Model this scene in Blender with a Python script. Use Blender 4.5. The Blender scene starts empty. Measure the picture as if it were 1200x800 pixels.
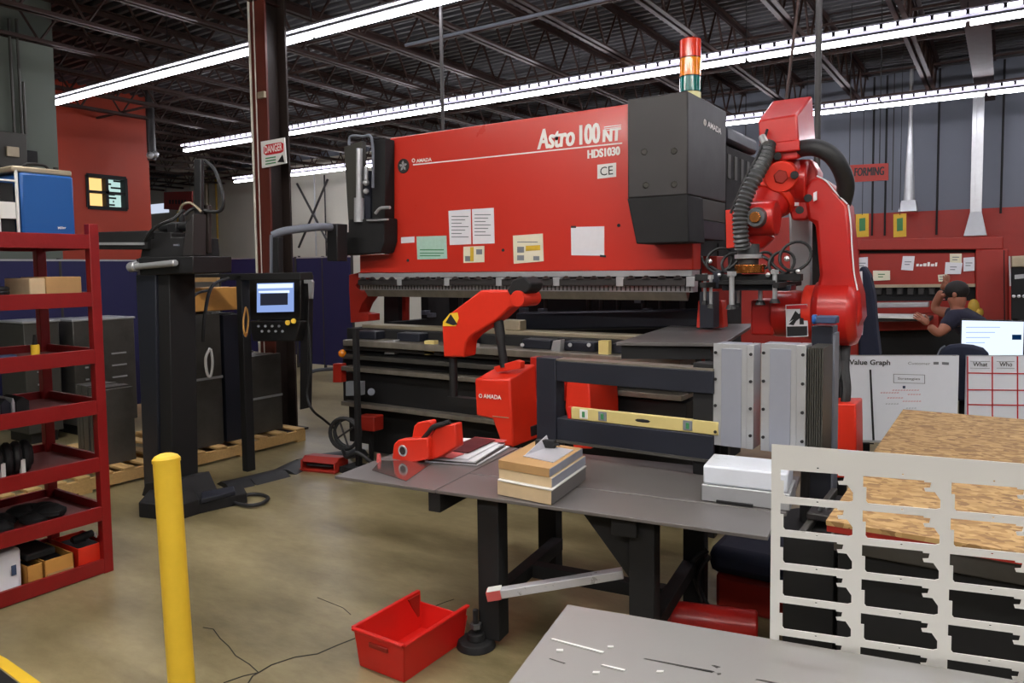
import bpy, bmesh, math, random
from mathutils import Vector, Matrix
random.seed(7)
SC = bpy.context.scene
COL = SC.collection
# ------------------------------------------------------------------ camera model (picture 1200 x 800)
F_PX = 875.0; CX, CY = 600.0, 368.0; H = 1.6
YAW = math.radians(33.4); TP = 53/875.0; ROLL = 0.012
FW = Vector((-math.sin(YAW), math.cos(YAW), -TP)).normalized()
R0 = Vector((math.cos(YAW), math.sin(YAW), 0)); U0 = R0.cross(FW)
RV = math.cos(ROLL)*R0 - math.sin(ROLL)*U0
UV = math.sin(ROLL)*R0 + math.cos(ROLL)*U0
EYE = Vector((0, 0, H))
def ray(px, py): return FW + RV*((px-CX)/F_PX) - UV*((py-CY)/F_PX)
def PZ(px, py, z): d = ray(px, py); return EYE + d*((z-H)/d.z)
def PY(px, py, y): d = ray(px, py); return EYE + d*(y/d.y)
def PX(px, py, x): d = ray(px, py); return EYE + d*(x/d.x)
def PD(px, py, t): return EYE + ray(px, py)*t
cd = bpy.data.cameras.new('camera'); cam = bpy.data.objects.new('camera', cd); COL.objects.link(cam)
M = Matrix.Identity(4)
for i in range(3): M[i][0] = RV[i]; M[i][1] = UV[i]; M[i][2] = -FW[i]; M[i][3] = EYE[i]
cam.matrix_world = M
cd.sensor_width = 36; cd.sensor_fit = 'HORIZONTAL'; cd.lens = F_PX/1200*36; cd.shift_x = 0; cd.shift_y = -(400-CY)/1200.0
cd.clip_start = 0.05; cd.clip_end = 200
SC.camera = cam
# ------------------------------------------------------------------ materials
def lin(c):
    o = []
    for v in c[:3]:
        v /= 255.0; o.append(v/12.92 if v <= .04045 else ((v+.055)/1.055)**2.4)
    return (o[0], o[1], o[2], 1)
MATS = {}
def mat(name, col, rough=.5, metal=0, var=.12, scale=6, bump=0, bscale=60, coat=0, stretch=None, alpha=1, trans=0, dirt=None):
    m = bpy.data.materials.new(name); m.use_nodes = True; nt = m.node_tree; N = nt.nodes; L = nt.links
    b = N['Principled BSDF']; c = lin(col)
    b.inputs['Roughness'].default_value = rough; b.inputs['Metallic'].default_value = metal
    b.inputs['Coat Weight'].default_value = coat; b.inputs['Coat Roughness'].default_value = .12
    b.inputs['Transmission Weight'].default_value = trans
    tc = N.new('ShaderNodeTexCoord'); mp = N.new('ShaderNodeMapping'); L.new(tc.outputs['Object'], mp.inputs['Vector'])
    if stretch: mp.inputs['Scale'].default_value = stretch
    n = N.new('ShaderNodeTexNoise'); n.inputs['Scale'].default_value = scale; n.inputs['Detail'].default_value = 5; n.inputs['Roughness'].default_value = .65
    L.new(mp.outputs[0], n.inputs['Vector'])
    mx = N.new('ShaderNodeMix'); mx.data_type = 'RGBA'; L.new(n.outputs['Fac'], mx.inputs[0])
    lo = tuple(v*(1-var*1.6) for v in c[:3])+(1,) if dirt is None else lin(dirt)
    mx.inputs[6].default_value = lo; mx.inputs[7].default_value = tuple(min(1, v*(1+var*1.6)) for v in c[:3])+(1,)
    L.new(mx.outputs[2], b.inputs['Base Color'])
    rm = N.new('ShaderNodeMapRange'); rm.inputs[3].default_value = max(.02, rough-.1); rm.inputs[4].default_value = min(1, rough+.1)
    L.new(n.outputs['Fac'], rm.inputs[0]); L.new(rm.outputs[0], b.inputs['Roughness'])
    if bump:
        n2 = N.new('ShaderNodeTexNoise'); n2.inputs['Scale'].default_value = bscale; n2.inputs['Detail'].default_value = 3; L.new(mp.outputs[0], n2.inputs['Vector'])
        bp = N.new('ShaderNodeBump'); bp.inputs['Strength'].default_value = bump; bp.inputs['Distance'].default_value = .01
        L.new(n2.outputs['Fac'], bp.inputs['Height']); L.new(bp.outputs[0], b.inputs['Normal'])
    MATS[name] = m; return m
def emat(name, col, st):
    m = bpy.data.materials.new(name); m.use_nodes = True; N = m.node_tree.nodes; N.clear()
    e = N.new('ShaderNodeEmission'); e.inputs[0].default_value = lin(col); e.inputs[1].default_value = st
    o = N.new('ShaderNodeOutputMaterial'); m.node_tree.links.new(e.outputs[0], o.inputs[0]); MATS[name] = m; return m
mat('press_red', (200, 50, 36), .30, 0, .03, 1.2, coat=.35)
mat('robot_red', (182, 28, 22), .36, 0, .08, 7, coat=.25, bump=.05)
mat('orange_red', (214, 46, 24), .42, 0, .08, 8)
mat('rack_red', (134, 16, 18), .42, 0, .14, 9, bump=.08)
mat('rack_pan', (120, 62, 58), .6, 0, .18, 9)
mat('bin_red', (205, 30, 24), .38, 0, .06, 6)
mat('wall_red', (166, 54, 28), .6, 0, .1, 2)
mat('dull_red', (152, 34, 22), .5, 0, .12, 5)
mat('gray_wall', (108, 113, 124), .75, 0, .06, 1.5)
mat('left_gray', (98, 106, 98), .8, 0, .06, 1.5)
mat('cream_wall', (212, 209, 196), .8, 0, .05, 1.2)
mat('deck', (64, 64, 68), .55, .2, .15, 3)
mat('joist', (58, 38, 32), .6, .1, .3, 8)
mat('girder', (50, 26, 22), .6, 0, .2, 8)
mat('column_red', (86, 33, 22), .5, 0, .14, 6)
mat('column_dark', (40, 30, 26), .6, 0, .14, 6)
mat('black', (22, 22, 24), .5, 0, .15, 6)
mat('soft_black', (16, 16, 18), .75, 0, .2, 8)
mat('rubber', (30, 31, 33), .55, 0, .15, 20, bump=.1)
mat('charcoal', (44, 41, 41), .5, 0, .06, 4)
mat('gray_green', (62, 61, 56), .5, .1, .06, 4)
mat('navy_panel', (28, 28, 76), .7, 0, .08, 3)
mat('navy_steel', (37, 40, 50), .42, .2, .12, 8)
mat('dark_steel', (84, 82, 78), .34, .4, .25, 7, bump=.05)
mat('table_steel', (112, 108, 107), .36, .35, .16, 4)
mat('worn_steel', (132, 126, 116), .34, .45, .3, 9, bump=.08, stretch=(1, 1, .3))
mat('polish_steel', (165, 162, 160), .10, .9, .08, 4)
mat('silver', (185, 187, 190), .32, .45, .1, 8)
mat('beige_rail', (170, 158, 135), .4, .5, .12, 8)
mat('cover_alu', (160, 164, 176), .36, .35, .14, 3, stretch=(1, 1, .35), bump=.04, bscale=30)
mat('sheet_alu', (240, 238, 233), .32, .15, .02, 1.5)
mat('flat_alu', (152, 151, 147), .34, .45, .03, 1.2)
mat('white_wrap', (225, 230, 240), .3, 0, .04, 8)
mat('white_paint', (225, 225, 222), .4, 0, .03, 5)
mat('board_white', (232, 236, 244), .25, 0, .03, 3)
mat('fixture_white', (190, 188, 200), .4, .2, .03, 3)
mat('paper', (225, 224, 230), .7, 0, .04, 20)
mat('paper_teal', (170, 205, 190), .6, 0, .12, 30)
mat('paper_cream', (226, 220, 196), .6, 0, .06, 30)
mat('ink', (22, 22, 26), .6, 0, .05)
mat('ink_blue', (50, 66, 96), .6, 0, .05)
mat('ink_red', (200, 30, 40), .5, 0, .05)
mat('ink_gray', (120, 124, 130), .6, 0, .1)
mat('white_ink', (240, 236, 232), .5, 0, .02)
mat('yellow', (240, 198, 56), .42, 0, .08, 7, bump=.05)
mat('yellow_old', (196, 160, 60), .6, 0, .2, 7)
mat('tag_yellow', (215, 178, 50), .6, 0, .12, 20)
mat('green_ink', (60, 130, 80), .6, 0, .1)
mat('level_yellow', (208, 190, 125), .4, 0, .06, 8)
mat('card', (178, 140, 92), .75, 0, .12, 14)
mat('card_light', (206, 182, 146), .75, 0, .10, 14)
mat('card_orange', (200, 145, 70), .7, 0, .1, 10)
mat('pallet', (190, 155, 100), .8, 0, .2, 12, stretch=(1, 5, 5))
mat('maroon', (78, 22, 28), .4, 0, .1, 10)
mat('pink_card', (200, 90, 88), .5, 0, .08, 10)
mat('welder_blue', (22, 82, 150), .4, 0, .05, 5)
mat('chair_navy', (24, 30, 52), .8, 0, .1, 40)
mat('denim', (32, 32, 52), .85, 0, .14, 30)
mat('skin', (160, 102, 80), .55, 0, .05, 20)
mat('hair', (24, 18, 16), .7, 0, .2, 40)
mat('brass', (190, 120, 60), .25, .9, .2, 12)
mat('hose_metal', (84, 86, 88), .35, .35, .3, 30)
mat('alu_bar', (205, 205, 212), .3, .3, .06, 10)
mat('lamp_red', (225, 60, 34), .15, 0, .05, coat=.6)
mat('lamp_orange', (245, 140, 20), .15, 0, .05, coat=.6)
mat('lamp_green', (10, 110, 105), .15, 0, .05, coat=.6)
mat('lamp_cream', (225, 220, 160), .15, 0, .05, coat=.6)
emat('tube', (250, 248, 255), 27)
emat('tube_fill', (255, 250, 244), 72)  # stronger tubes for the unseen rows added to brighten the foreground
emat('tube_slot', (240, 236, 255), 5)
emat('office_warm', (255, 205, 130), 1.3)
emat('office_cool', (190, 225, 220), 1.0)
emat('bay_glow', (205, 215, 235), 1.0)
emat('screen_white', (222, 236, 255), 1.25)
emat('screen_blue', (150, 178, 240), .9)
emat('screen_dark', (70, 74, 92), .35)
emat('screen_navy', (20, 60, 110), .5)
# floor: blotchy sealed concrete
def floor_mat():
    m = bpy.data.materials.new('concrete'); m.use_nodes = True; N = m.node_tree.nodes; L = m.node_tree.links; b = N['Principled BSDF']
    tc = N.new('ShaderNodeTexCoord')
    a = N.new('ShaderNodeTexNoise'); a.inputs['Scale'].default_value = .9; a.inputs['Detail'].default_value = 7; a.inputs['Roughness'].default_value = .62
    c = N.new('ShaderNodeTexNoise'); c.inputs['Scale'].default_value = 9; c.inputs['Detail'].default_value = 8; c.inputs['Roughness'].default_value = .75
    mp = N.new('ShaderNodeMapping'); mp.inputs['Scale'].default_value = (1, 2.2, 1); L.new(tc.outputs['Object'], mp.inputs[0])
    L.new(mp.outputs[0], a.inputs['Vector']); L.new(mp.outputs[0], c.inputs['Vector'])
    r1 = N.new('ShaderNodeValToRGB'); e = r1.color_ramp.elements
    e[0].position = .3; e[0].color = lin((98, 88, 60)); e[1].position = .72; e[1].color = lin((162, 150, 114)); L.new(a.outputs['Fac'], r1.inputs[0])
    r2 = N.new('ShaderNodeValToRGB'); e = r2.color_ramp.elements
    e[0].position = .34; e[0].color = (.84, .82, .79, 1); e[1].position = .6; e[1].color = (1, 1, 1, 1); L.new(c.outputs['Fac'], r2.inputs[0])
    mx = N.new('ShaderNodeMix'); mx.data_type = 'RGBA'; mx.blend_type = 'MULTIPLY'; mx.inputs[0].default_value = 1
    L.new(r1.outputs[0], mx.inputs[6]); L.new(r2.outputs[0], mx.inputs[7]); L.new(mx.outputs[2], b.inputs['Base Color'])
    rr = N.new('ShaderNodeMapRange'); rr.inputs[3].default_value = .23; rr.inputs[4].default_value = .42; L.new(a.outputs['Fac'], rr.inputs[0]); L.new(rr.outputs[0], b.inputs['Roughness'])
    bp = N.new('ShaderNodeBump'); bp.inputs['Strength'].default_value = .12; bp.inputs['Distance'].default_value = .01; L.new(c.outputs['Fac'], bp.inputs['Height']); L.new(bp.outputs[0], b.inputs['Normal'])
    MATS['concrete'] = m
floor_mat()
def osb_mat():
    m = bpy.data.materials.new('osb'); m.use_nodes = True; N = m.node_tree.nodes; L = m.node_tree.links; b = N['Principled BSDF']
    tc = N.new('ShaderNodeTexCoord'); mp = N.new('ShaderNodeMapping'); mp.inputs['Scale'].default_value = (34, 52, 30); L.new(tc.outputs['Object'], mp.inputs[0])
    nz = N.new('ShaderNodeTexNoise'); nz.inputs['Scale'].default_value = .6; L.new(mp.outputs[0], nz.inputs['Vector'])
    ad = N.new('ShaderNodeVectorMath'); ad.operation = 'ADD'; L.new(mp.outputs[0], ad.inputs[0]); L.new(nz.outputs['Color'], ad.inputs[1])
    v = N.new('ShaderNodeTexVoronoi'); v.inputs['Scale'].default_value = 1.0; L.new(ad.outputs[0], v.inputs['Vector'])
    bw = N.new('ShaderNodeSeparateColor'); L.new(v.outputs['Color'], bw.inputs[0])
    r = N.new('ShaderNodeValToRGB'); e = r.color_ramp.elements; e[0].color = lin((128, 94, 56)); e[1].color = lin((190, 156, 104))
    k = e.new(.5); k.color = lin((164, 128, 78)); L.new(bw.outputs[0], r.inputs[0]); L.new(r.outputs[0], b.inputs['Base Color'])
    b.inputs['Roughness'].default_value = .7; MATS['osb'] = m
osb_mat()
# ------------------------------------------------------------------ mesh builder
class MB:
    def __init__(s, m='black'): s.v = []; s.f = []; s.mi = []; s.ms = [m]; s.cur = 0
    def m(s, name):
        if name not in s.ms: s.ms.append(name)
        s.cur = s.ms.index(name); return s
    def add(s, vs, fs):
        o = len(s.v); s.v += [Vector(q) for q in vs]
        for f in fs: s.f.append([o+i for i in f]); s.mi.append(s.cur)
        return s
    def hexa(s, b4, t4):
        return s.add(list(b4)+list(t4), [(3, 2, 1, 0), (4, 5, 6, 7), (0, 1, 5, 4), (1, 2, 6, 5), (2, 3, 7, 6), (3, 0, 4, 7)])
    def box(s, x0, x1, y0, y1, z0, z1):
        return s.hexa([(x0, y0, z0), (x1, y0, z0), (x1, y1, z0), (x0, y1, z0)], [(x0, y0, z1), (x1, y0, z1), (x1, y1, z1), (x0, y1, z1)])
    def obox(s, c, size, rz=0, up=None):
        c = Vector(c); hx, hy, hz = size[0]/2, size[1]/2, size[2]/2; R = Matrix.Rotation(rz, 3, 'Z') if up is None else up
        q = lambda x, y, z: c + R @ Vector((x, y, z))
        return s.hexa([q(-hx, -hy, -hz), q(hx, -hy, -hz), q(hx, hy, -hz), q(-hx, hy, -hz)], [q(-hx, -hy, hz), q(hx, -hy, hz), q(hx, hy, hz), q(-hx, hy, hz)])
    def loft(s, a, b):   # two matching outlines -> closed solid
        n = len(a); vs = list(a)+list(b); fs = [tuple(range(n-1, -1, -1)), tuple(range(n, 2*n))]
        for i in range(n): j = (i+1) % n; fs.append((i, j, n+j, n+i))
        return s.add(vs, fs)
    def quad(s, pts, th, z=True):   # flat outline of given thickness upward
        return s.loft([Vector(p) for p in pts], [Vector(p)+Vector((0, 0, th)) for p in pts])
    def py(s, px, Y, dep):         # outline seen in the plane y = Y, running back by dep
        a = [PY(x, y, Y) for x, y in px]; return s.loft(a, [p+Vector((0, dep, 0)) for p in a])
    def pxx(s, px, X, dep):
        a = [PX(x, y, X) for x, y in px]; return s.loft(a, [p+Vector((dep, 0, 0)) for p in a])
    def cyl(s, p0, p1, r, r2=None, n=14):
        p0 = Vector(p0); p1 = Vector(p1); r2 = r if r2 is None else r2; d = (p1-p0).normalized()
        a = d.orthogonal().normalized(); b = d.cross(a)
        A = [p0+(a*math.cos(t)+b*math.sin(t))*r for t in [2*math.pi*i/n for i in range(n)]]
        B = [p1+(a*math.cos(t)+b*math.sin(t))*r2 for t in [2*math.pi*i/n for i in range(n)]]
        return s.loft(A, B)
    def tube(s, pts, r, n=8, sub=6, closed=False, rib=0):
        P = [Vector(p) for p in pts]
        if sub > 1:
            Q = []; m = len(P); rng = m if closed else m-1
            for i in range(rng):
                if closed: a, b, c, d = P[(i-1) % m], P[i], P[(i+1) % m], P[(i+2) % m]
                else: a, b, c, d = P[max(i-1, 0)], P[i], P[i+1], P[min(i+2, m-1)]
                for k in range(sub):
                    t = k/sub; Q.append(.5*((2*b)+(c-a)*t+(2*a-5*b+4*c-d)*t*t+(3*b-a-3*c+d)*t**3))
            if not closed: Q.append(P[-1])
            P = Q
        m = len(P); rings = []; T = (P[1]-P[0]).normalized(); A = T.orthogonal().normalized()
        for i in range(m):
            if closed: t = (P[(i+1) % m]-P[(i-1) % m]).normalized()
            else: t = (P[min(i+1, m-1)]-P[max(i-1, 0)]).normalized()
            A = (A-t*A.dot(t)).normalized(); B = t.cross(A); rr = r*(1+(rib if i % 2 else 0))
            rings.append([P[i]+(A*math.cos(2*math.pi*k/n)+B*math.sin(2*math.pi*k/n))*rr for k in range(n)])
        o = len(s.v)
        vs = [v for g in rings for v in g]; fs = []
        for i in range(m if closed else m-1):
            for k in range(n):
                k2 = (k+1) % n; i2 = (i+1) % m; fs.append((i*n+k, i*n+k2, i2*n+k2, i2*n+k))
        if not closed: fs += [tuple(range(n-1, -1, -1)), tuple((m-1)*n+k for k in range(n))]
        return s.add(vs, fs)
    def ball(s, c, r, n=14, R=None):
        c = Vector(c); r = (r, r, r) if not hasattr(r, '__len__') else r; vs = []; fs = []; h = n//2
        R = R or Matrix.Identity(3)
        for i in range(1, h):
            t = math.pi*i/h
            for k in range(n):
                p = 2*math.pi*k/n; vs.append(c+R@Vector((r[0]*math.sin(t)*math.cos(p), r[1]*math.sin(t)*math.sin(p), r[2]*math.cos(t))))
        vs += [c+R@Vector((0, 0, r[2])), c-R@Vector((0, 0, r[2]))]; a = len(vs)-2; b = a+1
        for i in range(h-2):
            for k in range(n): k2 = (k+1) % n; fs.append((i*n+k, (i+1)*n+k, (i+1)*n+k2, i*n+k2))
        for k in range(n): k2 = (k+1) % n; fs.append((a, k, k2)); fs.append((b, (h-2)*n+k2, (h-2)*n+k))
        return s.add(vs, fs)
    def ring(s, c, ax, R, r, n=24, m=8, sc=(1, 1)):
        c = Vector(c); ax = Vector(ax).normalized(); a = ax.orthogonal().normalized(); b = ax.cross(a)
        return s.tube([c+a*R*sc[0]*math.cos(2*math.pi*i/n)+b*R*sc[1]*math.sin(2*math.pi*i/n) for i in range(n)], r, m, 1, True)
    def build(s, name, parent=None, bevel=0, seg=2, smooth=True):
        xs = [v.x for v in s.v]; ys = [v.y for v in s.v]; zs = [v.z for v in s.v]
        org = Vector(((min(xs)+max(xs))/2, (min(ys)+max(ys))/2, min(zs)))
        me = bpy.data.meshes.new(name); me.from_pydata([tuple(v-org) for v in s.v], [], s.f)
        for k in s.ms: me.materials.append(MATS[k])
        for i, p in enumerate(me.polygons): p.material_index = s.mi[i]; p.use_smooth = smooth
        me.update(); bm = bmesh.new(); bm.from_mesh(me); bmesh.ops.recalc_face_normals(bm, faces=bm.faces); bm.to_mesh(me); bm.free()
        if smooth: me.set_sharp_from_angle(angle=math.radians(38))
        return link(name, me, org, parent, bevel, seg)
WP = {}
def link(name, me, org, parent=None, bevel=0, seg=2):
    o = bpy.data.objects.new(name, me); COL.objects.link(o); WP[o.name] = Vector(org)
    if parent is not None: o.parent = parent; o.location = Vector(org)-WP[parent.name]
    else: o.location = org
    if bevel:
        b = o.modifiers.new('bevel', 'BEVEL'); b.width = bevel; b.segments = seg; b.limit_method = 'ANGLE'; b.angle_limit = math.radians(40)
    return o
def tag(o, label, cat, group=None, kind=None):
    o['label'] = label; o['category'] = cat
    if group: o['group'] = group
    if kind: o['kind'] = kind
    return o
def thing(name, label, cat, loc, group=None):
    o = bpy.data.objects.new(name, None); COL.objects.link(o); o.location = loc; o.empty_display_size = .1; WP[o.name] = Vector(loc)
    return tag(o, label, cat, group)
def struct(o): o['kind'] = 'structure'; return o
def dup(root, off, label=None):
    r = root.copy(); COL.objects.link(r); r.location = Vector(root.location)+Vector(off)
    if label: r['label'] = label
    for ch in list(root.children):
        c = ch.copy(); COL.objects.link(c); c.parent = r
        for g in list(ch.children):
            d = g.copy(); COL.objects.link(d); d.parent = c
    return r
def curve_mesh(build, mtx, name, m, parent, ext=.0006):
    cu = bpy.data.curves.new(name, 'CURVE') if build != 'text' else None
    return cu
def text(txt, pos, xdir, zdir, size, m, parent, name='lettering', sx=1, shear=0, bold=0, align='CENTER', ext=.0008):
    cu = bpy.data.curves.new('txt', 'FONT'); cu.body = txt; cu.size = size; cu.align_x = align; cu.align_y = 'CENTER'; cu.extrude = ext; cu.offset = bold; cu.shear = shear
    cu.resolution_u = 3
    t = bpy.data.objects.new('txt', cu); COL.objects.link(t); dg = bpy.context.evaluated_depsgraph_get(); me = bpy.data.meshes.new_from_object(t.evaluated_get(dg))
    bpy.data.objects.remove(t); bpy.data.curves.remove(cu)
    X = Vector(xdir).normalized(); Z = Vector(zdir).normalized(); Nn = X.cross(Z); pos = Vector(pos)
    T = Matrix(((X.x*sx, Z.x, Nn.x), (X.y*sx, Z.y, Nn.y), (X.z*sx, Z.z, Nn.z)))
    for v in me.vertices: v.co = T @ v.co
    me.materials.clear(); me.materials.append(MATS[m]); me.update()
    return link(name, me, pos, parent)
def cut_sheet(name, outer, holes, T, org, m, parent=None, ext=.0012):
    """flat sheet with real cut-outs; outlines in local (a, b), T maps (a, b, n) to world"""
    cu = bpy.data.curves.new('cut', 'CURVE'); cu.dimensions = '2D'; cu.fill_mode = 'BOTH'; cu.extrude = ext
    for pts in [outer]+holes:
        sp = cu.splines.new('POLY'); sp.points.add(len(pts)-1); sp.use_cyclic_u = True
        for i, q in enumerate(pts): sp.points[i].co = (q[0], q[1], 0, 1)
    t = bpy.data.objects.new('cut', cu); COL.objects.link(t); dg = bpy.context.evaluated_depsgraph_get(); me = bpy.data.meshes.new_from_object(t.evaluated_get(dg))
    bpy.data.objects.remove(t); bpy.data.curves.remove(cu)
    for v in me.vertices: v.co = T @ v.co
    me.materials.clear(); me.materials.append(MATS[m]); me.update()
    return link(name, me, org, parent)
V3 = Vector
X1 = V3((1, 0, 0)); Z1 = V3((0, 0, 1)); Y1 = V3((0, 1, 0))
def tfit(txt, p0, p1, h, m, parent, name='lettering', shear=0, bold=0, zdir=None, fat=0):
    """lettering fitted between two world points along its baseline, h high"""
    p0 = V3(p0); p1 = V3(p1); X = p1-p0; w = X.length; X.normalize(); Z = V3(zdir or Z1); Z = (Z-X*Z.dot(X)).normalized()
    o = text(txt, p0, X, Z, 1, m, parent, name, shear=shear, bold=bold, ext=.0)
    me = o.data; N_ = X.cross(Z)
    us = [v.co.dot(X) for v in me.vertices]; vs = [v.co.dot(Z) for v in me.vertices]; u0, u1, v0, v1 = min(us), max(us), min(vs), max(vs)
    for v in me.vertices:
        a = (v.co.dot(X)-u0)/(u1-u0)*(w-2*fat)+fat; b = (v.co.dot(Z)-v0)/(v1-v0)*h; v.co = X*a+Z*b+N_*.0012
    if fat:   # heavy display letters: thicken the upright strokes
        bm = bmesh.new()
        for k in (-1, -.5, 0, .5, 1):
            n0 = len(bm.verts); bm.from_mesh(me); bm.verts.ensure_lookup_table()
            for v in bm.verts[n0:]: v.co += X*fat*k+N_*(.0002*k)
        bm.to_mesh(me); bm.free()
    return o
# ================================================================== ROOM
struct(MB('concrete').box(-27, 7, -5, 14.2, -.12, 0).build('floor', smooth=False))
d = MB('deck'); y = -5.0; prof = []
while y < 14.2: prof += [(y, 4.80), (y+.05, 4.80), (y+.075, 4.75), (y+.125, 4.75)]; y += .15
for i in range(len(prof)-1):
    (a, za), (b, zb) = prof[i], prof[i+1]; d.add([(-27, a, za), (7, a, za), (7, b, zb), (-27, b, zb)], [(0, 1, 2, 3)])
d.box(-27, 7, -5, 14.2, 4.83, 4.88)
struct(d.build('ceiling', smooth=False))
w = MB('gray_wall').box(-27, 7, 14.0, 14.2, 0, 4.83)
struct(w.build('wall_back', smooth=False))
w = MB('charcoal')
for i in range(24): w.box(-26+i*1.22, -25.985+i*1.22, 13.99, 14.0, 2.5 if i > 13 else 0, 4.8)
struct(w.build('trim_1', smooth=False))
struct(MB('dull_red').box(-8, 7, 13.93, 13.99, 0, 2.46).build('trim_2', smooth=False))
struct(MB('cream_wall').box(-27, -9.5, 13.95, 13.99, 0, 4.6).build('trim_5', smooth=False))  # paler cream panel; lamplight on this part of the wall is in its colour
XG = -9.2; yg = PX(69, 200, XG).y
struct(MB('left_gray').box(XG-.15, XG, -5, yg, 0, 4.83).build('wall_left', smooth=False))
for px, y0, y1, lab in ((10, 22, 158, 'leftmost thin conduit on the grey wall above the blue welder'), (19, 22, 158, 'middle thin conduit on the grey wall above the blue welder'), (27, 96, 158, 'right short conduit on the grey wall above the blue welder')):
    a_, b_ = PX(px, y0, XG+.04), PX(px+1.5, y1, XG+.04); tag(MB('gray_green').cyl((XG+.04, a_.y, a_.z), (XG+.04, a_.y, b_.z), .016, n=8).build('wall_conduit'), lab, 'conduit')
t = thing('electrical_box', 'grey electrical box with cable trunking low on the grey wall at far left', 'electrical box', PX(14, 195, XG+.06))
a_, b_ = PX(-6, 196, XG+.02), PX(26, 158, XG+.02); MB('gray_green').box(XG+.005, XG+.12, a_.y, b_.y, a_.z, b_.z).build('trunking', t, .01)
a_, b_ = PX(2, 184, XG+.02), PX(16, 174, XG+.02); MB('beige_rail').box(XG+.121, XG+.15, a_.y, b_.y, a_.z, b_.z).build('cover_plate', t, .005)
a_, b_ = PX(28, 192, XG+.02), PX(40, 178, XG+.02); MB('soft_black').box(XG+.005, XG+.10, a_.y, b_.y, a_.z, b_.z).build('switch', t, .005)
XR = -13.0; yr0 = 3.0; yr1 = PX(175, 200, XR).y
# red office wall with a real opening for its window
wy0, wy1 = PX(102, 225, XR).y, PX(148, 225, XR).y; wz1, wz0 = PX(125, 207, XR).z, PX(125, 244, XR).z
w = MB('wall_red').box(XR-.15, XR, yr0, wy0, 0, 4.83).box(XR-.15, XR, wy1, yr1, 0, 4.83).box(XR-.15, XR, wy0, wy1, 0, wz0).box(XR-.15, XR, wy0, wy1, wz1, 4.83).box(-17, XR-.15, yr1-.15, yr1, 0, 4.83)
struct(w.build('wall_office', smooth=False))
wf = struct(MB('soft_black').box(XR-.16, XR+.02, wy0-.02, wy0+.03, wz0, wz1).box(XR-.16, XR+.02, wy1-.03, wy1+.02, wz0, wz1).box(XR-.16, XR+.02, wy0, wy1, wz0-.03, wz0+.03).box(XR-.16, XR+.02, wy0, wy1, wz1-.03, wz1+.03).box(XR-.12, XR+.01, (wy0+wy1)/2-.025, (wy0+wy1)/2+.025, wz0, wz1).box(XR-.12, XR+.01, wy0, wy1, (wz0+wz1)/2-.02, (wz0+wz1)/2+.02).build('window_1'))
mid = (wy0+wy1)/2
MB('office_warm').box(XR-.14, XR-.13, wy0, mid, wz0, wz1).build('lit_pane', wf)
g = MB('office_cool').box(XR-.14, XR-.13, mid, wy1, wz0, wz1).m('soft_black')
for k in range(9): g.box(XR-.13, XR-.12, mid+.03+random.random()*.25, mid+.08+random.random()*.28, wz0+k*.06, wz0+.03+k*.06)
g.build('lit_pane', wf)
# glowing bay opening far back, left
a, b = PY(176, 244, 13.98), PY(199, 244, 13.98)
w2 = struct(MB('bay_glow').box(a.x, b.x, 13.94, 13.99, PY(185, 250, 13.98).z, PY(185, 239, 13.98).z).build('window_2', smooth=False))
w = MB('joist')
for yy in (0.4, 3.2, 6.9, 10.2, 13.2):
    w.box(-26, 6.5, yy, yy+.035, 4.24, 4.27).box(-26, 6.5, yy+.2, yy+.235, 4.66, 4.69)
struct(w.build('trim_3', smooth=False))
# ---- roof joists (open web), one built, the rest copied
JL = 'brown open-web steel roof joist under the corrugated deck'
def joist(x):
    t = thing('roof_joist', JL, 'roof joist', (x, 4, 4.2), 'roof joists')
    MB('joist').box(x-.065, x-.015, -3, 13.95, 4.20, 4.208).box(x+.015, x+.065, -3, 13.95, 4.20, 4.208).box(x-.022, x-.015, -3, 13.95, 4.2, 4.25).box(x+.015, x+.022, -3, 13.95, 4.2, 4.25).build('bottom_chord', t, smooth=False)
    MB('joist').box(x-.065, x-.01, -3, 13.95, 4.742, 4.75).box(x+.01, x+.065, -3, 13.95, 4.742, 4.75).box(x-.017, x-.01, -3, 13.95, 4.69, 4.75).box(x+.01, x+.017, -3, 13.95, 4.69, 4.75).build('top_chord', t, smooth=False)
    wb = MB('joist'); yy = -3; up = True
    while yy < 13.6:
        a_, b_ = (4.22, 4.73) if up else (4.73, 4.22); wb.cyl((x, yy, a_), (x, yy+.33, b_), .015, n=5); yy += .33; up = not up
    wb.build('web', t, smooth=False); return t
j0 = joist(-.98)
for k in range(1, 24): dup(j0, (-1.02*k, 0, 0))
for k in (2, 4, 5): dup(j0, (1.02*k, 0, 0))
g = thing('roof_girder', 'wide dark red steel girder running away under the roof at right', 'girder', (-.3, 5, 4.15))
MB('girder').box(-.42, -.18, -3, 13.95, 4.12, 4.14).build('bottom_flange', g, smooth=False)
MB('girder').box(-.31, -.29, -3, 13.95, 4.14, 4.72).build('web', g, smooth=False)
MB('girder').box(-.42, -.18, -3, 13.95, 4.72, 4.745).build('top_flange', g, smooth=False)
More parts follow.
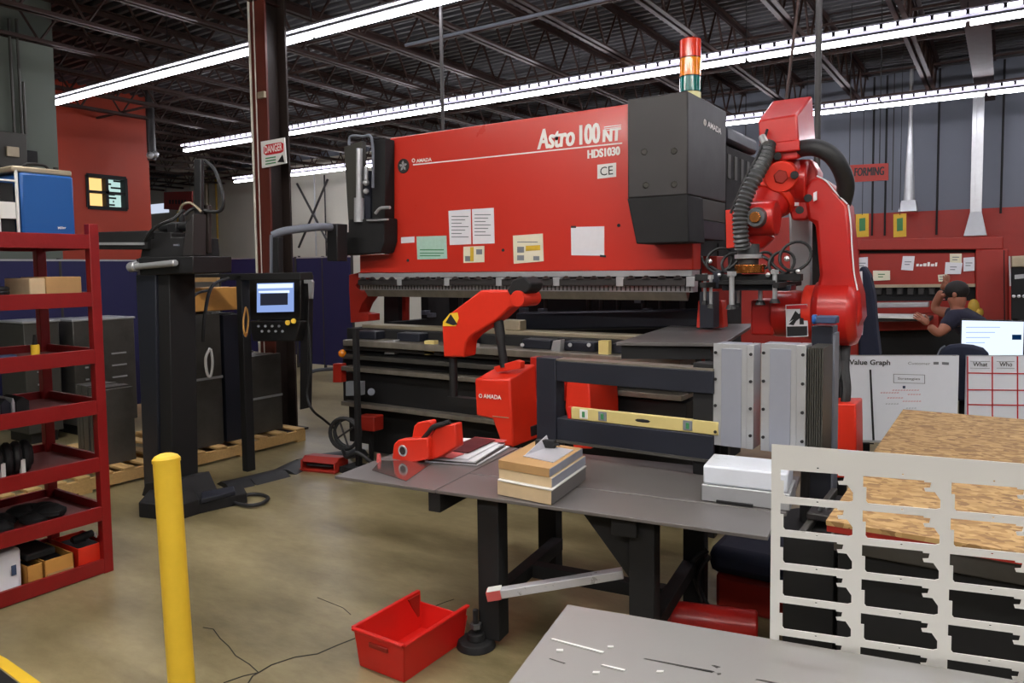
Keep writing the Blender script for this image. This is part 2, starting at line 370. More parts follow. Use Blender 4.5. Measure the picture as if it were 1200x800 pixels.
# ---- continuous rows of strip lights
def light_row(Y, x0, x1, z, label, slots=True, n=7, tm='tube'):
    t = thing('strip_light', label, 'strip light', (x0, Y, z), 'rows of suspended strip lights'); L = (x1-x0)/n
    MB('fixture_white').box(x0, x1, Y-.028, Y+.028, z+.045, z+.08).m('soft_black').box(x0, x1, Y-.04, Y-.029, z+.048, z+.07).build('housing', t, smooth=False)
    for k in range(n):
        a = x0+k*L+.02; b = x0+(k+1)*L-.02
        MB(tm).box(a, b, Y-.042, Y+.042, z, z+.042).build('lamp_tube', t, .01)
    r = MB('fixture_white')
    if slots:
        r.box(x0, x1, Y-.09, Y+.09, z+.125, z+.14).m('tube_slot').box(x0, x1, Y-.088, Y-.08, z+.092, z+.122).m('soft_black')
        k = x0
        while k < x1: r.box(k, k+.03, Y-.094, Y-.078, z+.085, z+.127); k += .15
        r.m('fixture_white').box(x0, x1, Y+.06, Y+.088, z+.08, z+.125)
    else: r.loft([(x0, Y-.10, z+.07), (x0, Y-.03, z+.12), (x0, Y+.03, z+.12), (x0, Y+.10, z+.07)], [(x1, Y-.10, z+.07), (x1, Y-.03, z+.12), (x1, Y+.03, z+.12), (x1, Y+.10, z+.07)])
    r.build('reflector', t, smooth=False)
    for k in range(n+1):
        xx = min(max(x0+k*L, x0+.1), x1-.1); MB('black').cyl((xx, Y, z+.12), (xx, Y, 4.76), .005, n=5).build('hanger', t, smooth=False)
light_row(5.2, -13.0, 3.9, 3.9, 'nearest and brightest strip light row, crossing the steel column at upper left', False)
xl = PZ(216, 178, 3.9); light_row(xl.y, xl.x, 3.9, 3.9, 'middle strip light row passing above the big red machine', True, 8)
xl = PZ(275, 214, 3.9); light_row(xl.y, xl.x, 4.4, 3.9, 'farthest strip light row, seen behind the tall machine and along the back wall', True, 9)
light_row(1.75, -6.0, 4.5, 3.9, 'added fill strip light row over the camera side of the shop, unseen above the frame', False, 5, 'tube_fill')  # this row and the next are unseen, added to light the foreground
light_row(-1.7, -6.0, 4.5, 3.9, 'added fill strip light row behind the camera, unseen outside the frame', False, 5, 'tube_fill')
# ---- main column with its sign
cx, cy = -6.08, 4.93
c = thing('steel_column', 'dark red steel column standing on the floor in front of the blue screens', 'column', (cx, cy, 0))
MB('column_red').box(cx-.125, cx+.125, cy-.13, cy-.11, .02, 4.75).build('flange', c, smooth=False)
MB('column_dark').box(cx-.125, cx+.125, cy+.11, cy+.13, .02, 4.75).build('flange', c, smooth=False)  # rear flange and web coloured dark to hold the shade of the recess
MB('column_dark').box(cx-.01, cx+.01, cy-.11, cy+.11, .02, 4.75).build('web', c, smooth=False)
MB('column_dark').box(cx-.2, cx+.2, cy-.2, cy+.2, 0, .02).build('base_plate', c)
MB('cream_wall').cyl((cx-.085, cy-.145, .4), (cx-.085, cy-.145, 4.74), .012).cyl((cx-.02, cy-.14, .4), (cx-.02, cy-.14, 4.74), .006).build('conduit', c)
MB('beige_rail').box(cx+.02, cx+.12, cy-.16, cy-.13, PY(335, 110, 4.8).z, PY(335, 102, 4.8).z).build('junction_box', c, .005)
YS = 4.77; s = MB('white_paint').py([(305.5, 166), (333, 161), (335.5, 191), (307, 197)], YS, .012); sg = s.build('danger_sign'); tag(sg, 'white danger sign with a red oval fixed to the dark red steel column', 'sign')
q = MB('ink_red'); q.py([(309, 172), (312, 169.5), (329, 166.5), (332, 168), (332, 177), (329, 179), (312, 182), (309, 180)], YS-.004, .003).build('oval', sg)
tfit('DANGER', PY(310.5, 180, YS-.005), PY(331, 176, YS-.005), .072, 'white_ink', sg, 'lettering', bold=.02)
q = MB('green_ink')
for k in range(3): q.py([(311, 185+k*3.3), (323, 183+k*3.3), (323, 184.4+k*3.3), (311, 186.4+k*3.3)], YS-.004, .003)
q.m('ink').py([(325, 190), (331, 181), (333, 190)], YS-.004, .003).build('printing', sg)
# ---- drop pole, conduits, pipes
def rod(name, label, cat, p0, p1, r, m): return tag(MB(m).cyl(p0, p1, r, n=10).build(name), label, cat)
p = PY(519, 150, 5.35); rod('cable_drop', 'thin dark pole hanging from the roof to the top of the red press', 'pole', (p.x, 5.35, 2.4), (p.x, 5.35, 4.75), .016, 'charcoal')
p = PY(958, 150, 5.6); rod('cable_drop', 'dark pole dropping from the roof behind the robot', 'pole', (p.x, 5.6, 0), (p.x, 5.6, 4.75), .022, 'charcoal')
p = PY(975, 60, 5.6); 
a = PY(953, 0, 6.2); b = PY(921, 118, 6.2)
rod('slanting_cable', 'brownish cable slanting down from the roof towards the robot', 'cable', (a.x, 6.2, 4.6), b, .012, 'joist')
a = PZ(475, 53, 4.12); b = PZ(690, 12, 4.12); rod('sprinkler_pipe', 'thin grey sprinkler pipe crossing below the roof joists', 'pipe', (a.x, a.y, 4.12), (b.x+1, a.y, 4.12), .018, 'gray_wall')
for (px, y0, y1, r, lab) in [(1142, 100, 262, .07, 'wide flat exhaust duct')]:
    p = PY(1145, 200, 13.6); z0 = PY(1145, 264, 13.6).z
    t = thing('exhaust_duct', 'grey exhaust duct with a flared foot coming down the back wall at right', 'duct', (p.x, 13.6, z0))
    MB('silver').box(p.x-.075, p.x-.02, 13.5, 13.6, z0+.2, 4.7).box(p.x+.02, p.x+.075, 13.5, 13.6, z0+.2, 4.7).box(p.x-.02, p.x+.02, 13.53, 13.58, z0+.2, 4.7).build('duct_body', t, smooth=False)
    MB('silver').loft([(p.x-.15, 13.42, z0-.16), (p.x+.15, 13.42, z0-.16), (p.x+.15, 13.68, z0-.16), (p.x-.15, 13.68, z0-.16)], [(p.x-.075, 13.5, z0+.2), (p.x+.075, 13.5, z0+.2), (p.x+.075, 13.6, z0+.2), (p.x-.075, 13.6, z0+.2)]).build('flared_foot', t)
p = PY(1066, 200, 13.6); z0 = PY(1066, 246, 13.6).z; zt = PY(1064, 138, 13.6).z
t = thing('exhaust_duct', 'slim pale tapering duct ending above the yellow tags', 'duct', (p.x, 13.6, z0))
MB('silver').cyl((p.x, 13.6, z0+.15), (p.x, 13.6, zt), .085, .03).cyl((p.x, 13.6, zt), (p.x, 13.6, 4.7), .03).build('duct_body', t)
MB('silver').loft([(p.x-.13, 13.4, z0-.03), (p.x+.13, 13.4, z0-.03), (p.x+.13, 13.7, z0-.03), (p.x-.13, 13.7, z0-.03)], [(p.x-.1, 13.5, z0+.15), (p.x+.1, 13.5, z0+.15), (p.x+.1, 13.66, z0+.15), (p.x-.1, 13.66, z0+.15)]).build('flared_foot', t)
for px, yb, lab in [(1023, 276, 'black electrical conduit behind the hanging red sign'), (1038, 276, 'black conduit at the right edge of the hanging red sign'), (1099, 275, 'thin black conduit between the two pale ducts'), (1174, 250, 'thin dark conduit right of the wide flared duct')]:
    p = PY(px, 200, 13.85); rod('conduit', lab, 'conduit', (p.x, 13.85, PY(px, yb, 13.85).z), (p.x, 13.85, 4.7), .016, 'soft_black')
# red hanging signs
def hang_sign(pts, Y, lab, word, wp):
    s = MB('dull_red').py(pts, Y, .03).build('hanging_sign'); tag(s, lab, 'sign')
    if word: tfit(word, PY(wp[0], wp[1], Y-.002), PY(wp[2], wp[3], Y-.002), wp[4], 'ink', s, bold=.0, fat=.004)
    xs = [PY(q[0], q[1], Y).x for q in pts]; zt = PY(pts[0][0], pts[0][1], Y).z
    for xx in (min(xs)+.1, max(xs)-.1): MB('black').cyl((xx, Y+.015, zt-.02), (xx, Y+.015, 4.76), .006, n=5).build('hanger', s)
    if not word:
        q = MB('ink')
        for k in range(6): q.py([(198+k*3.6, 234), (200+k*3.6, 234), (200+k*3.6, 239), (198+k*3.6, 239)], Y-.004, .003)
        q.build('lettering', s)
hang_sign([(985, 194), (1041, 191), (1041, 211), (985, 214)], 10.0, 'dark red hanging sign reading FORMING, right of the robot', 'FORMING', (1001, 206.5, 1036, 205, .10))
hang_sign([(192, 225), (225, 224), (225, 247), (192, 245)], 11.5, 'red hanging sign high up at left behind the dark mast', None, None)
# yellow tags on the back machine header
for k, (x0, x1, lab) in enumerate([(1003, 1018, 'yellow tag hanging left above the rear red machine'), (1047, 1062, 'yellow tag hanging below the slim pale duct')]):
    o = MB('tag_yellow').py([(x0, 251), (x1, 250), (x1, 277), (x0, 278)], 10.9, .01).build('hanging_tag'); tag(o, lab, 'tag')
    MB('green_ink').py([(x0+4, 256), (x1-4, 255), (x1-4, 270), (x0+4, 271)], 10.895, .004).build('printed_mark', o)
    MB('soft_black').cyl(PY((x0+x1)/2, 252, 10.9), V3((PY((x0+x1)/2, 252, 10.9).x, 10.9, 4.75)), .004, n=5).build('cord', o)
# unit heater at the left back
o = thing('unit_heater', 'pale box-shaped heater hanging under the roof at far left', 'heater', PY(200, 200, 11.8))
MB('cream_wall').py([(182, 178), (222, 175), (222, 191), (182, 193)], 11.8, .6).build('casing', o, .02)
MB('white_paint').py([(182, 193), (222, 191), (222, 199), (182, 200)], 11.75, .5).build('louvre', o, .02)
MB('black').cyl(PY(190, 180, 12), V3((PY(190, 180, 12).x, 12, 4.75)), .01, n=5).build('hanger', o); MB('black').cyl(PY(214, 178, 12), V3((PY(214, 178, 12).x, 12, 4.75)), .01, n=5).build('hanger', o)
p = PX(178, 160, -12.2)
o = thing('pendant_lamp', 'narrow pipe with two small shiny ends hanging beside the red wall', 'lamp', PX(178, 192, -12.2))
MB('charcoal').cyl(PX(178, 188, -12.2), V3((-12.2, PX(178, 188, -12.2).y, 4.75)), .07).build('stem', o)
MB('silver').ball(PX(176, 182, -12.1), .06).ball(PX(182, 181, -12.1), .06).build('shiny_end', o)
# pipes in front of the back wall at left
for px, y0, y1, r, m, lab in [(252, 190, 304, .03, 'yellow_old', 'yellow vertical pipe right of the dark mast'), (240, 172, 304, .07, 'beige_rail', 'thick pale standpipe behind the dark mast'), (208, 248, 266, .03, 'yellow_old', 'short yellow pipe below the far red hanging sign'), (368, 205, 300, .02, 'silver', 'thin bright conduit on the back wall behind the gauge arm'), (380, 205, 300, .02, 'charcoal', 'thin dark conduit on the back wall left of the press')]:
    a = PY(px, y0, 13.8); b = PY(px, y1, 13.8); rod('wall_pipe', lab, 'pipe', (a.x, 13.8, b.z), (a.x, 13.8, a.z), r, m)
a, b, c1, d1 = PY(348, 215, 13.5), PY(385, 285, 13.5), PY(384, 210, 13.5), PY(350, 290, 13.5)
tag(MB('charcoal').cyl(a, b, .03, n=6).cyl(c1, d1, .03, n=6).build('cross_brace'), 'crossed dark steel braces on the back wall between column and press', 'brace')
# cracks in the slab, yellow floor tape
def ribbon(mb, pts, w):
    P = [PZ(x, y, 0) for x, y in pts]
    for i in range(len(P)-1):
        n = (P[i+1]-P[i]).cross(Z1).normalized()*w/2
        mb.loft([P[i]-n, P[i]+n, P[i+1]+n, P[i+1]-n], [q+V3((0, 0, .0012)) for q in (P[i]-n, P[i]+n, P[i+1]+n, P[i+1]-n)])
w = MB('soft_black'); ribbon(w, [(262, 800), (285, 792), (303, 788), (318, 779), (345, 770), (372, 766), (395, 756), (418, 747)], .007)
ribbon(w, [(303, 788), (292, 778), (276, 768), (268, 757), (258, 748), (250, 737), (238, 735)], .004); ribbon(w, [(303, 788), (296, 792), (291, 800)], .006)
ribbon(w, [(372, 700), (402, 712), (411, 720)], .003); ribbon(w, [(505, 712), (520, 706), (532, 702)], .004)
struct(w.build('trim_4', smooth=False))
P = [PZ(-30, 752, 0), PZ(8, 772, 0), PZ(52, 803, 0), PZ(40, 812, 0), PZ(0, 782, 0), PZ(-30, 764, 0)]
o = MB('yellow').quad([(q.x, q.y, .0005) for q in P], .0015).build('floor_tape'); tag(o, 'yellow floor marking tape at the lower left corner', 'floor tape')
P = [PZ(-30, 768, 0), PZ(0, 786, 0), PZ(34, 812, 0), PZ(-30, 850, 0)]
o = MB('soft_black').quad([(q.x, q.y, .0005) for q in P], .008).build('rubber_mat'); tag(o, 'black rubber mat edge beyond the yellow tape', 'mat')
# ================================================================== BLUE SCREENS, LEFT BACKGROUND
def screen(name, lab, x0, x1, y0, y1, zt):
    t = thing(name, lab, 'screen', ((x0+x1)/2, (y0+y1)/2, 0))
    MB('navy_panel').box(x0, x1, y0, y1, .08, zt).build('panel', t, smooth=False)
    q = MB('charcoal'); L = math.hypot(x1-x0, y1-y0)
    for a, b in ((x0, y0), (x1, y1), ((x0+x1)/2, (y0+y1)/2)): q.cyl((a, b, 0), (a, b, zt+.03), .025)
    q.build('frame_post', t); MB('silver').box(min(x0, x1)-.005, max(x0, x1)+.005, min(y0, y1)-.005, max(y0, y1)+.005, zt, zt+.02).build('top_rail', t)
a = PY(350, 430, 8.4); b = PY(413, 430, 8.4); screen('welding_screen', 'dark blue welding screen left of the press, behind the operator display', a.x, b.x, 8.4, 8.44, PY(380, 302, 8.4).z)
a = PY(262, 430, 9.2); b = PY(352, 430, 9.2); screen('welding_screen', 'dark blue screen behind the steel column and sheet bundles', a.x, b.x, 9.2, 9.24, PY(300, 303, 9.2).z)
a = PX(-40, 300, -8.4); b = PX(162, 300, -8.4); screen('welding_screen', 'long dark blue screen behind the red shelf rack', -8.44, -8.4, a.y, b.y, PX(120, 306, -8.4).z)
# grey cabinets/low machinery in front of the left screen
def simple_box(name, lab, cat, m, x0, x1, y0, y1, z0, z1, top=None, bev=.008, grp=None):
    t = thing(name, lab, cat, ((x0+x1)/2, (y0+y1)/2, z0), grp); MB(m).box(x0, x1, y0, y1, z0, z1).build('body', t, bev)
    if top: MB(top).box(x0-.01, x1+.01, y0-.01, y1+.01, z1, z1+.02).build('top', t, .004)
    return t
for (xa, xb, yt, X, lab, m, tp) in [(28, 70, 378, -7.6, 'dark grey cabinet seen through the rack shelves at far left', 'gray_green', 'silver'), (86, 114, 376, -7.6, 'grey steel cabinet behind the red rack post', 'dark_steel', 'silver'), (118, 158, 374, -7.5, 'steel cabinet with a bright top right of the rack post', 'dark_steel', 'silver')]:
    y0 = PX(xa, 400, X).y; y1 = PX(xb, 400, X).y; z = PX((xa+xb)/2, yt, X).z
    t = simple_box('steel_cabinet', lab, 'cabinet', m, X-.5, X, y0, y1, .1, z, tp)
    for k in range(3): MB('silver').box(X, X+.012, y0+.1, y1-.1, z-.35-.12*k, z-.335-.12*k).build('drawer_edge', t)
    MB('black').box(X-.46, X-.04, y0+.04, y1-.04, 0, .1).build('plinth', t)
# pallets with standing sheet bundles, running away along x = -5.5
def pallet(x0, x1, y0, y1, lab):
    t = thing('wood_pallet', lab, 'pallet', ((x0+x1)/2, (y0+y1)/2, 0), 'wooden pallets under the sheet bundles')
    for k in range(7): yy = y0+(y1-y0-.1)*k/6; MB('pallet').box(x0, x1, yy, yy+.09, .105, .125).build('deck_board', t, .003)
    for xx in (x0, (x0+x1)/2-.02, x1-.04): MB('pallet').box(xx, xx+.04, y0, y1, .02, .105).build('stringer', t, .003)
    for yy in (y0, (y0+y1)/2-.05, y1-.1): MB('pallet').box(x0, x1, yy, yy+.1, 0, .02).build('bottom_board', t, .003)
pallet(-6.75, -5.55, 2.2, 3.3, 'pale wooden pallet farthest left under the sheet bundles')
pallet(-6.75, -5.50, 3.4, 4.76, 'wooden pallet at the right, in front of the steel column')
# standing bundles of sheet on the pallets
def bundle(xa, xb, yt, X, z0, lab, m='dark_steel', D=.5, band=None):
    y0 = PX(xa, 480, X).y; y1 = PX(xb, 480, X).y; z1 = PX((xa+xb)/2, yt, X).z
    t = thing('sheet_bundle', lab, 'sheet metal', (X-D/2, (y0+y1)/2, z0), 'bundles of steel sheet on the pallets')
    n = 9; q = MB(m)
    for k in range(n):
        q.box(X-D*(k+1)/n+.012, X-D*k/n, y0+random.random()*.015, y1-random.random()*.015, z0, z1-random.random()*.02)
    q.build('sheets', t, smooth=False)
    if band: zb = PX(xa, band, X).z; MB('silver').box(X-D-.004, X+.004, y0-.004, y1+.004, zb, zb+.02).build('strap', t, smooth=False)
    return t
bundle(122, 158, 452, -5.75, .125, 'short dark bundle of sheets left of the black column', 'dark_steel', .45)
bundle(208, 262, 366, -5.62, .125, 'tall dark sheet bundle directly right of the black column', 'dark_steel', .5, 450)
bundle(264, 289, 366, -5.62, .125, 'narrow tall dark sheet bundle below the yellow boxes', 'navy_steel', .5)
bundle(292, 331, 415, -5.66, .125, 'dark sheet bundle below the operator display', 'dark_steel', .5, 470)
q = MB('white_paint').tube([PX(246, 408, -5.6), PX(241, 420, -5.58), PX(243, 438, -5.57), PX(247, 440, -5.57), PX(249, 424, -5.58), PX(247, 409, -5.6)], .012, 6).build('wrap_scrap'); tag(q, 'scrap of clear wrap hanging on the tall sheet bundle', 'plastic wrap')
for (xa, xb, y0, y1, lab) in [(204, 222, 339, 365, 'small yellow carton at the left on top of the sheet bundles'), (224, 279, 336, 364, 'long orange-yellow carton on top of the sheet bundles')]:
    X = -5.68; a = PX(xa, y1, X); b = PX(xb, y0, X); a.z = PX(235, 366, -5.62).z+.032
    t = thing('carton', lab, 'box', (X-.15, (a.y+b.y)/2, a.z), 'cartons on the sheet bundles')
    MB('card_orange').box(X-.3, X, a.y, b.y, a.z-.03, b.z).build('box_body', t, .008); MB('card_light').box(X-.17, X-.13, a.y-.002, b.y+.002, a.z-.02, b.z+.002).build('tape', t)
# ---- black column manipulator
YM = 2.98
t = thing('sheet_manipulator', 'black floor column with a heavy overhead carriage, boom and mast at left', 'machine', PZ(190, 600, 0))
def P_(name, mb, bev=.006): return mb.build(name, t, bev)
P_('column', MB('navy_steel').py([(159, 322), (182, 322), (186, 598), (170, 600)], YM, .2))
P_('column', MB('soft_black').py([(183, 320), (198, 320), (203, 592), (187, 597)], YM+.02, .2))
P_('carriage', MB('soft_black').py([(168, 280), (180, 280), (180, 272), (200, 272), (200, 278), (214, 278), (216, 302), (164, 303)], YM+.05, .28))
P_('carriage', MB('black').py([(162, 302), (226, 300), (226, 320), (164, 323)], YM, .3))
P_('motor', MB('black').cyl(PY(190, 267, 3.15), PY(222, 265, 3.15), .035).cyl(PY(213, 245, 3.2), PY(213, 268, 3.2), .022).box(PY(196,270,3.1).x, PY(206,270,3.1).x, 3.1, 3.16, PY(196,276,3.1).z, PY(196,262,3.1).z))
P_('bracket', MB('charcoal').py([(218, 262), (226, 250), (226, 300), (214, 300)], 3.0, .1))
P_('bracket', MB('gray_wall').py([(203, 286), (209, 286), (209, 288), (203, 288)], 2.98, .01), 0)
P_('cable', MB('rubber').tube([PY(170, 282, 3.0), PY(178, 270, 2.98), PY(190, 262, 3.0), PY(204, 256, 3.05), PY(214, 246, 3.1)], .012), 0)
P_('boom', MB('soft_black').py([(108, 272), (172, 270), (172, 292), (108, 292)], 3.0, .18))
P_('boom_rail', MB('silver').py([(108, 284), (168, 284), (168, 287), (108, 287)], 2.99, .01), 0)
P_('cylinder', MB('silver').cyl(PY(155, 313, 2.95), PY(206, 308, 2.95), .022).cyl(PY(153, 313, 2.95), PY(160, 312, 2.95), .036))
P_('mast', MB('black').py([(227, 186), (235, 186), (235, 300), (227, 300)], 3.15, .03))
P_('mast', MB('column_dark').py([(236, 240), (244, 240), (244, 297), (236, 297)], 3.2, .03))
P_('cable', MB('rubber').tube([PY(240, 188, 3.2), PY(252, 200, 3.2), PY(261, 228, 3.2), PY(260, 245, 3.2), PY(248, 248, 3.2), PY(228, 244, 3.15), PY(216, 252, 3.1)], .012), 0)
P_('cable', MB('beige_rail').tube([PY(236, 248, 3.15), PY(224, 238, 3.12), PY(214, 240, 3.1), PY(210, 250, 3.1)], .009), 0)
P_('foot', MB('soft_black').loft([PZ(163, 606, 0), PZ(206, 611, 0), PZ(234, 602, 0), PZ(228, 588, 0), PZ(176, 590, 0)], [p+V3((0, 0, .10)) for p in (PZ(163, 606, 0), PZ(206, 611, 0), PZ(234, 602, 0), PZ(228, 588, 0), PZ(176, 590, 0))]))
P_('outrigger', MB('soft_black').loft([PZ(225, 604, 0), PZ(290, 589, 0), PZ(284, 578, 0), PZ(222, 590, 0)], [p+V3((0, 0, .07)) for p in (PZ(225, 604, 0), PZ(290, 589, 0), PZ(284, 578, 0), PZ(222, 590, 0))]))
P_('foot_plate', MB('navy_steel').loft([PZ(236, 590, .072), PZ(276, 580, .072), PZ(274, 574, .072), PZ(236, 581, .072)], [p+V3((0, 0, .03)) for p in (PZ(236, 590, .072), PZ(276, 580, .072), PZ(274, 574, .072), PZ(236, 581, .072))]))
P_('foot_ring', MB('rubber').tube([PZ(274, 588, .02), PZ(292, 592, .02), PZ(308, 589, .02), PZ(314, 583, .02), PZ(304, 579, .02), PZ(288, 580, .02)], .013, closed=True), 0)
P_('column_foot', MB('soft_black').py([(166, 580), (170, 566), (206, 562), (216, 585), (216, 599), (166, 603)], YM-.03, .26))
# ---- cable gantry (black frame) beside it
t = thing('steel_gantry', 'black steel frame with a wooden edged top bar and hanging cables', 'frame', PZ(285, 520, 0))
YG = 3.75
P_('top_beam', MB('soft_black').py([(192, 322), (352, 319), (352, 328), (192, 329)], YG, .12))
P_('wood_edge', MB('card').py([(192, 325.5), (254, 325), (254, 330), (192, 331)], YG-.03, .03), 0)
for x0, x1, yb in ((283, 289, 524),):
    a = PY(x0, yb, YG); b = PY(x1, yb, YG); P_('post', MB('soft_black').box(a.x, b.x, YG, YG+.08, 0, PY(x0, 322, YG).z))
P_('cable', MB('rubber').tube([PY(213, 328, 3.7), PY(215, 360, 3.5), PY(211, 400, 3.35), PY(206, 440, 3.35), PY(210, 480, 3.35), PY(214, 540, 3.35)], .014), 0)
P_('cable', MB('rubber').tube([PY(268, 326, 3.7), PY(248, 336, 3.5), PY(240, 370, 3.35), PY(238, 400, 3.35)], .013), 0)
P_('cable', MB('rubber').tube([PY(245, 340, 3.7), PY(228, 346, 3.5), PY(222, 370, 3.35), PY(224, 410, 3.35)], .011), 0)
P_('cable', MB('card_orange').tube([PY(288, 360, 3.7), PY(285, 378, 3.5), PY(288, 394, 3.5), PY(291, 375, 3.69), PY(289, 361, 3.7)], .007), 0)
# ---- flat black hose + foot switch on the floor
pts = [(262, 571), (290, 565), (330, 555), (352, 544), (375, 538), (402, 534), (425, 530)]
q = MB('rubber'); P = [PZ(x, y, .0) for x, y in pts]
for i in range(len(P)-1):
    n = (P[i+1]-P[i]).cross(Z1).normalized(); a = [P[i]-n*.13, P[i]-n*.05, P[i]+n*.05, P[i]+n*.13]; b = [P[i+1]-n*.13, P[i+1]-n*.05, P[i+1]+n*.05, P[i+1]+n*.13]
    up = [V3((0, 0, h)) for h in (0, .035, .035, 0)]; q.loft([a[0], a[1]+up[1], a[2]+up[2], a[3]], [b[0], b[1]+up[1], b[2]+up[2], b[3]])
tag(q.build('cable_ramp'), 'black rubber cable ramp running over the floor to the press', 'cable ramp')
t = thing('foot_switch', 'red hooded foot switch on the floor left of the steel table', 'foot switch', PZ(372, 553, 0))
a = PZ(353, 550, 0); b = PZ(394, 554, 0); c2 = (a+b)/2; dr = (b-a).normalized(); L = (b-a).length
rz = math.atan2(dr.y, dr.x)
P_('base', MB('dull_red').obox(c2+V3((0, .06, .012)), (L, .2, .024), rz))
R = Matrix.Rotation(rz, 3, 'Z'); K = lambda x, y, z: c2+V3((0, .06, 0))+R@V3((x, y, z))
P_('hood', MB('dull_red').loft([K(-L/2, -.09, .075), K(-L/2, .1, .03), K(-L/2, .1, .1), K(-L/2, -.03, .115)], [K(L/2, -.09, .075), K(L/2, .1, .03), K(L/2, .1, .1), K(L/2, -.03, .115)]).obox(K(-L/2+.01, 0, .05), (.015, .18, .08), rz).obox(K(L/2-.01, 0, .05), (.015, .18, .08), rz))
P_('treadle', MB('black').obox(K(0, -.02, .05), (L*.7, .12, .015), rz))
# ---- operator display hung from the press on an arm
t = thing('operator_display', 'machine operator display with lit screen hanging from a curved grey arm', 'control panel', PY(320, 400, 4.0))
YP = 4.0
P_('housing', MB('black').py([(291, 322), (352, 322), (352, 375), (291, 375)], YP, .1), .01)
sc = P_('screen', MB('screen_blue').py([(301, 332), (344, 331), (344, 365), (301, 366)], YP-.004, .003), 0)
MB('screen_white').py([(302, 333), (343, 332), (343, 337), (302, 338)], YP-.006, .002).py([(303, 341), (339, 340), (339, 343), (303, 343)], YP-.006, .002).build('screen_band', sc)
MB('screen_dark').py([(305, 344), (337, 343), (337, 357), (305, 358)], YP-.006, .002).build('screen_field', sc)
P_('key_panel', MB('black').py([(291, 376), (352, 376), (346, 400), (296, 400)], YP-.03, .14), .01)
q = MB('ink_gray')
for k in range(8): q.cyl(PY(303+k*4, 382+(k % 2)*6, YP-.03), PY(303+k*4, 382+(k % 2)*6, YP-.045), .011, n=10)
P_('push_button', q, 0)
P_('stop_button', MB('yellow').cyl(PY(337, 378, YP-.03), PY(337, 378, YP-.06), .02), 0); P_('stop_button', MB('yellow').cyl(PY(344, 376, YP-.03), PY(344, 376, YP-.06), .02), 0)
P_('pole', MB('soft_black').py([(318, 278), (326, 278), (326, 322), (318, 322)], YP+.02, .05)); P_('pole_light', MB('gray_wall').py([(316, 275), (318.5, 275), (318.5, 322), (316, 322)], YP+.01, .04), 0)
P_('arm', MB('gray_wall').tube([PY(319, 276, YP+.04), PY(332, 271, 4.1), PY(352, 268, 4.2), PY(372, 266, 4.3), PY(388, 266, 4.45)], .033, 10))
P_('arm_pivot', MB('black').py([(383, 262), (395, 262), (395, 306), (383, 306)], 4.45, .12))
P_('hook', MB('silver').py([(356, 328), (364, 327), (366, 330), (365, 350), (362, 350), (361, 332), (356, 332)], YP+.02, .02), 0)
P_('side_rail', MB('black').py([(352, 322), (362, 322), (360, 478), (351, 480)], YP+.04, .05))
P_('cable', MB('rubber').tube([PY(362, 380, YP), PY(364, 430, YP), PY(360, 462, YP), PY(366, 480, YP), PY(380, 492, YP+.2), PY(392, 502, YP+.3)], .01), 0)
# ================================================================== RED RACK AT LEFT
XF, XB = -3.98, -4.60; yA, yB = .75, 2.10
t = thing('shelf_rack', 'red steel shelf rack with seven tiers at the left edge', 'shelf rack', (-4.29, 1.42, 0))
for yy in (yA, yB-.05):
    for xx in (XF-.05, XB): P_('post', MB('rack_red').box(xx, xx+.05, yy, yy+.05, 0, 1.86), .003)
TZ = [.05, .335, .60, .905, 1.175, 1.475, 1.775]
for z in TZ:
    P_('shelf', MB('rack_red').box(XF-.02, XF, yA+.05, yB-.05, z-.045, z+.03).box(XB, XB+.02, yA+.05, yB-.05, z-.045, z+.03).box(XB+.05, XF-.05, yB-.02, yB, z-.045, z+.03).box(XB+.05, XF-.05, yA, yA+.02, z-.045, z+.03).m('rack_pan').box(XB+.02, XF-.02, yA+.02, yB-.02, z-.02, z-.012), .002)
def on(k): return TZ[k]-.012
# welder on the top shelf
t = thing('welding_power_source', 'blue box-shaped welding machine with a pale top on the upper rack shelf', 'welding machine', (-4.2, 1.75, on(6)))
xw = -4.02; a = PX(27, 277, xw); b = PX(86, 207, xw); z0 = on(6)
P_('side_panel', MB('welder_blue').box(xw-.32, xw, a.y, b.y, z0+.01, b.z), .012)
P_('top_cover', MB('beige_rail').box(xw-.31, xw-.01, a.y-.03, b.y, b.z, b.z+.03), .008)
tw = PX(62, 273, xw+.002); 
tfit('Miller', PX(68, 268.5, xw+.001), PX(77.5, 268, xw+.001), .013, 'white_ink', t, bold=.02)
e = MB('white_paint'); ya = a.y
e.box(xw-.30, xw-.28, ya-.10, ya-.088, z0, b.z-.04).box(xw-.022, xw-.01, ya-.10, ya-.088, z0, b.z-.04).box(xw-.022, xw-.01, ya-.018, ya-.004, z0, b.z+.02).box(xw-.022, xw-.01, ya-.1, ya-.01, b.z-.05, b.z-.04).box(xw-.3, xw-.01, ya-.1, ya-.08, z0, z0+.02)
P_('end_frame', e, .004)
P_('end_panel', MB('soft_black').box(xw-.28, xw-.03, ya-.09, ya-.02, z0+.02, b.z-.055), 0)
P_('control_plate', MB('white_paint').box(xw-.27, xw-.015, ya-.092, ya-.02, z0+.11, z0+.19), 0)
P_('wire_spool', MB('charcoal').ring((xw-.15, ya-.07, z0+.27), (0, 1, 0), .05, .014).ring((xw-.15, ya-.07, z0+.27), (0, 1, 0), .025, .01), 0)
P_('handle', MB('soft_black').tube([(xw-.1, a.y+.06, b.z+.03), (xw-.1, a.y+.08, b.z+.055), (xw-.1, a.y+.16, b.z+.055), (xw-.1, a.y+.18, b.z+.03)], .007), 0)
P_('switch', MB('soft_black').cyl((xw-.05, b.y-.06, b.z+.03), (xw-.05, b.y-.06, b.z+.045), .012), 0)
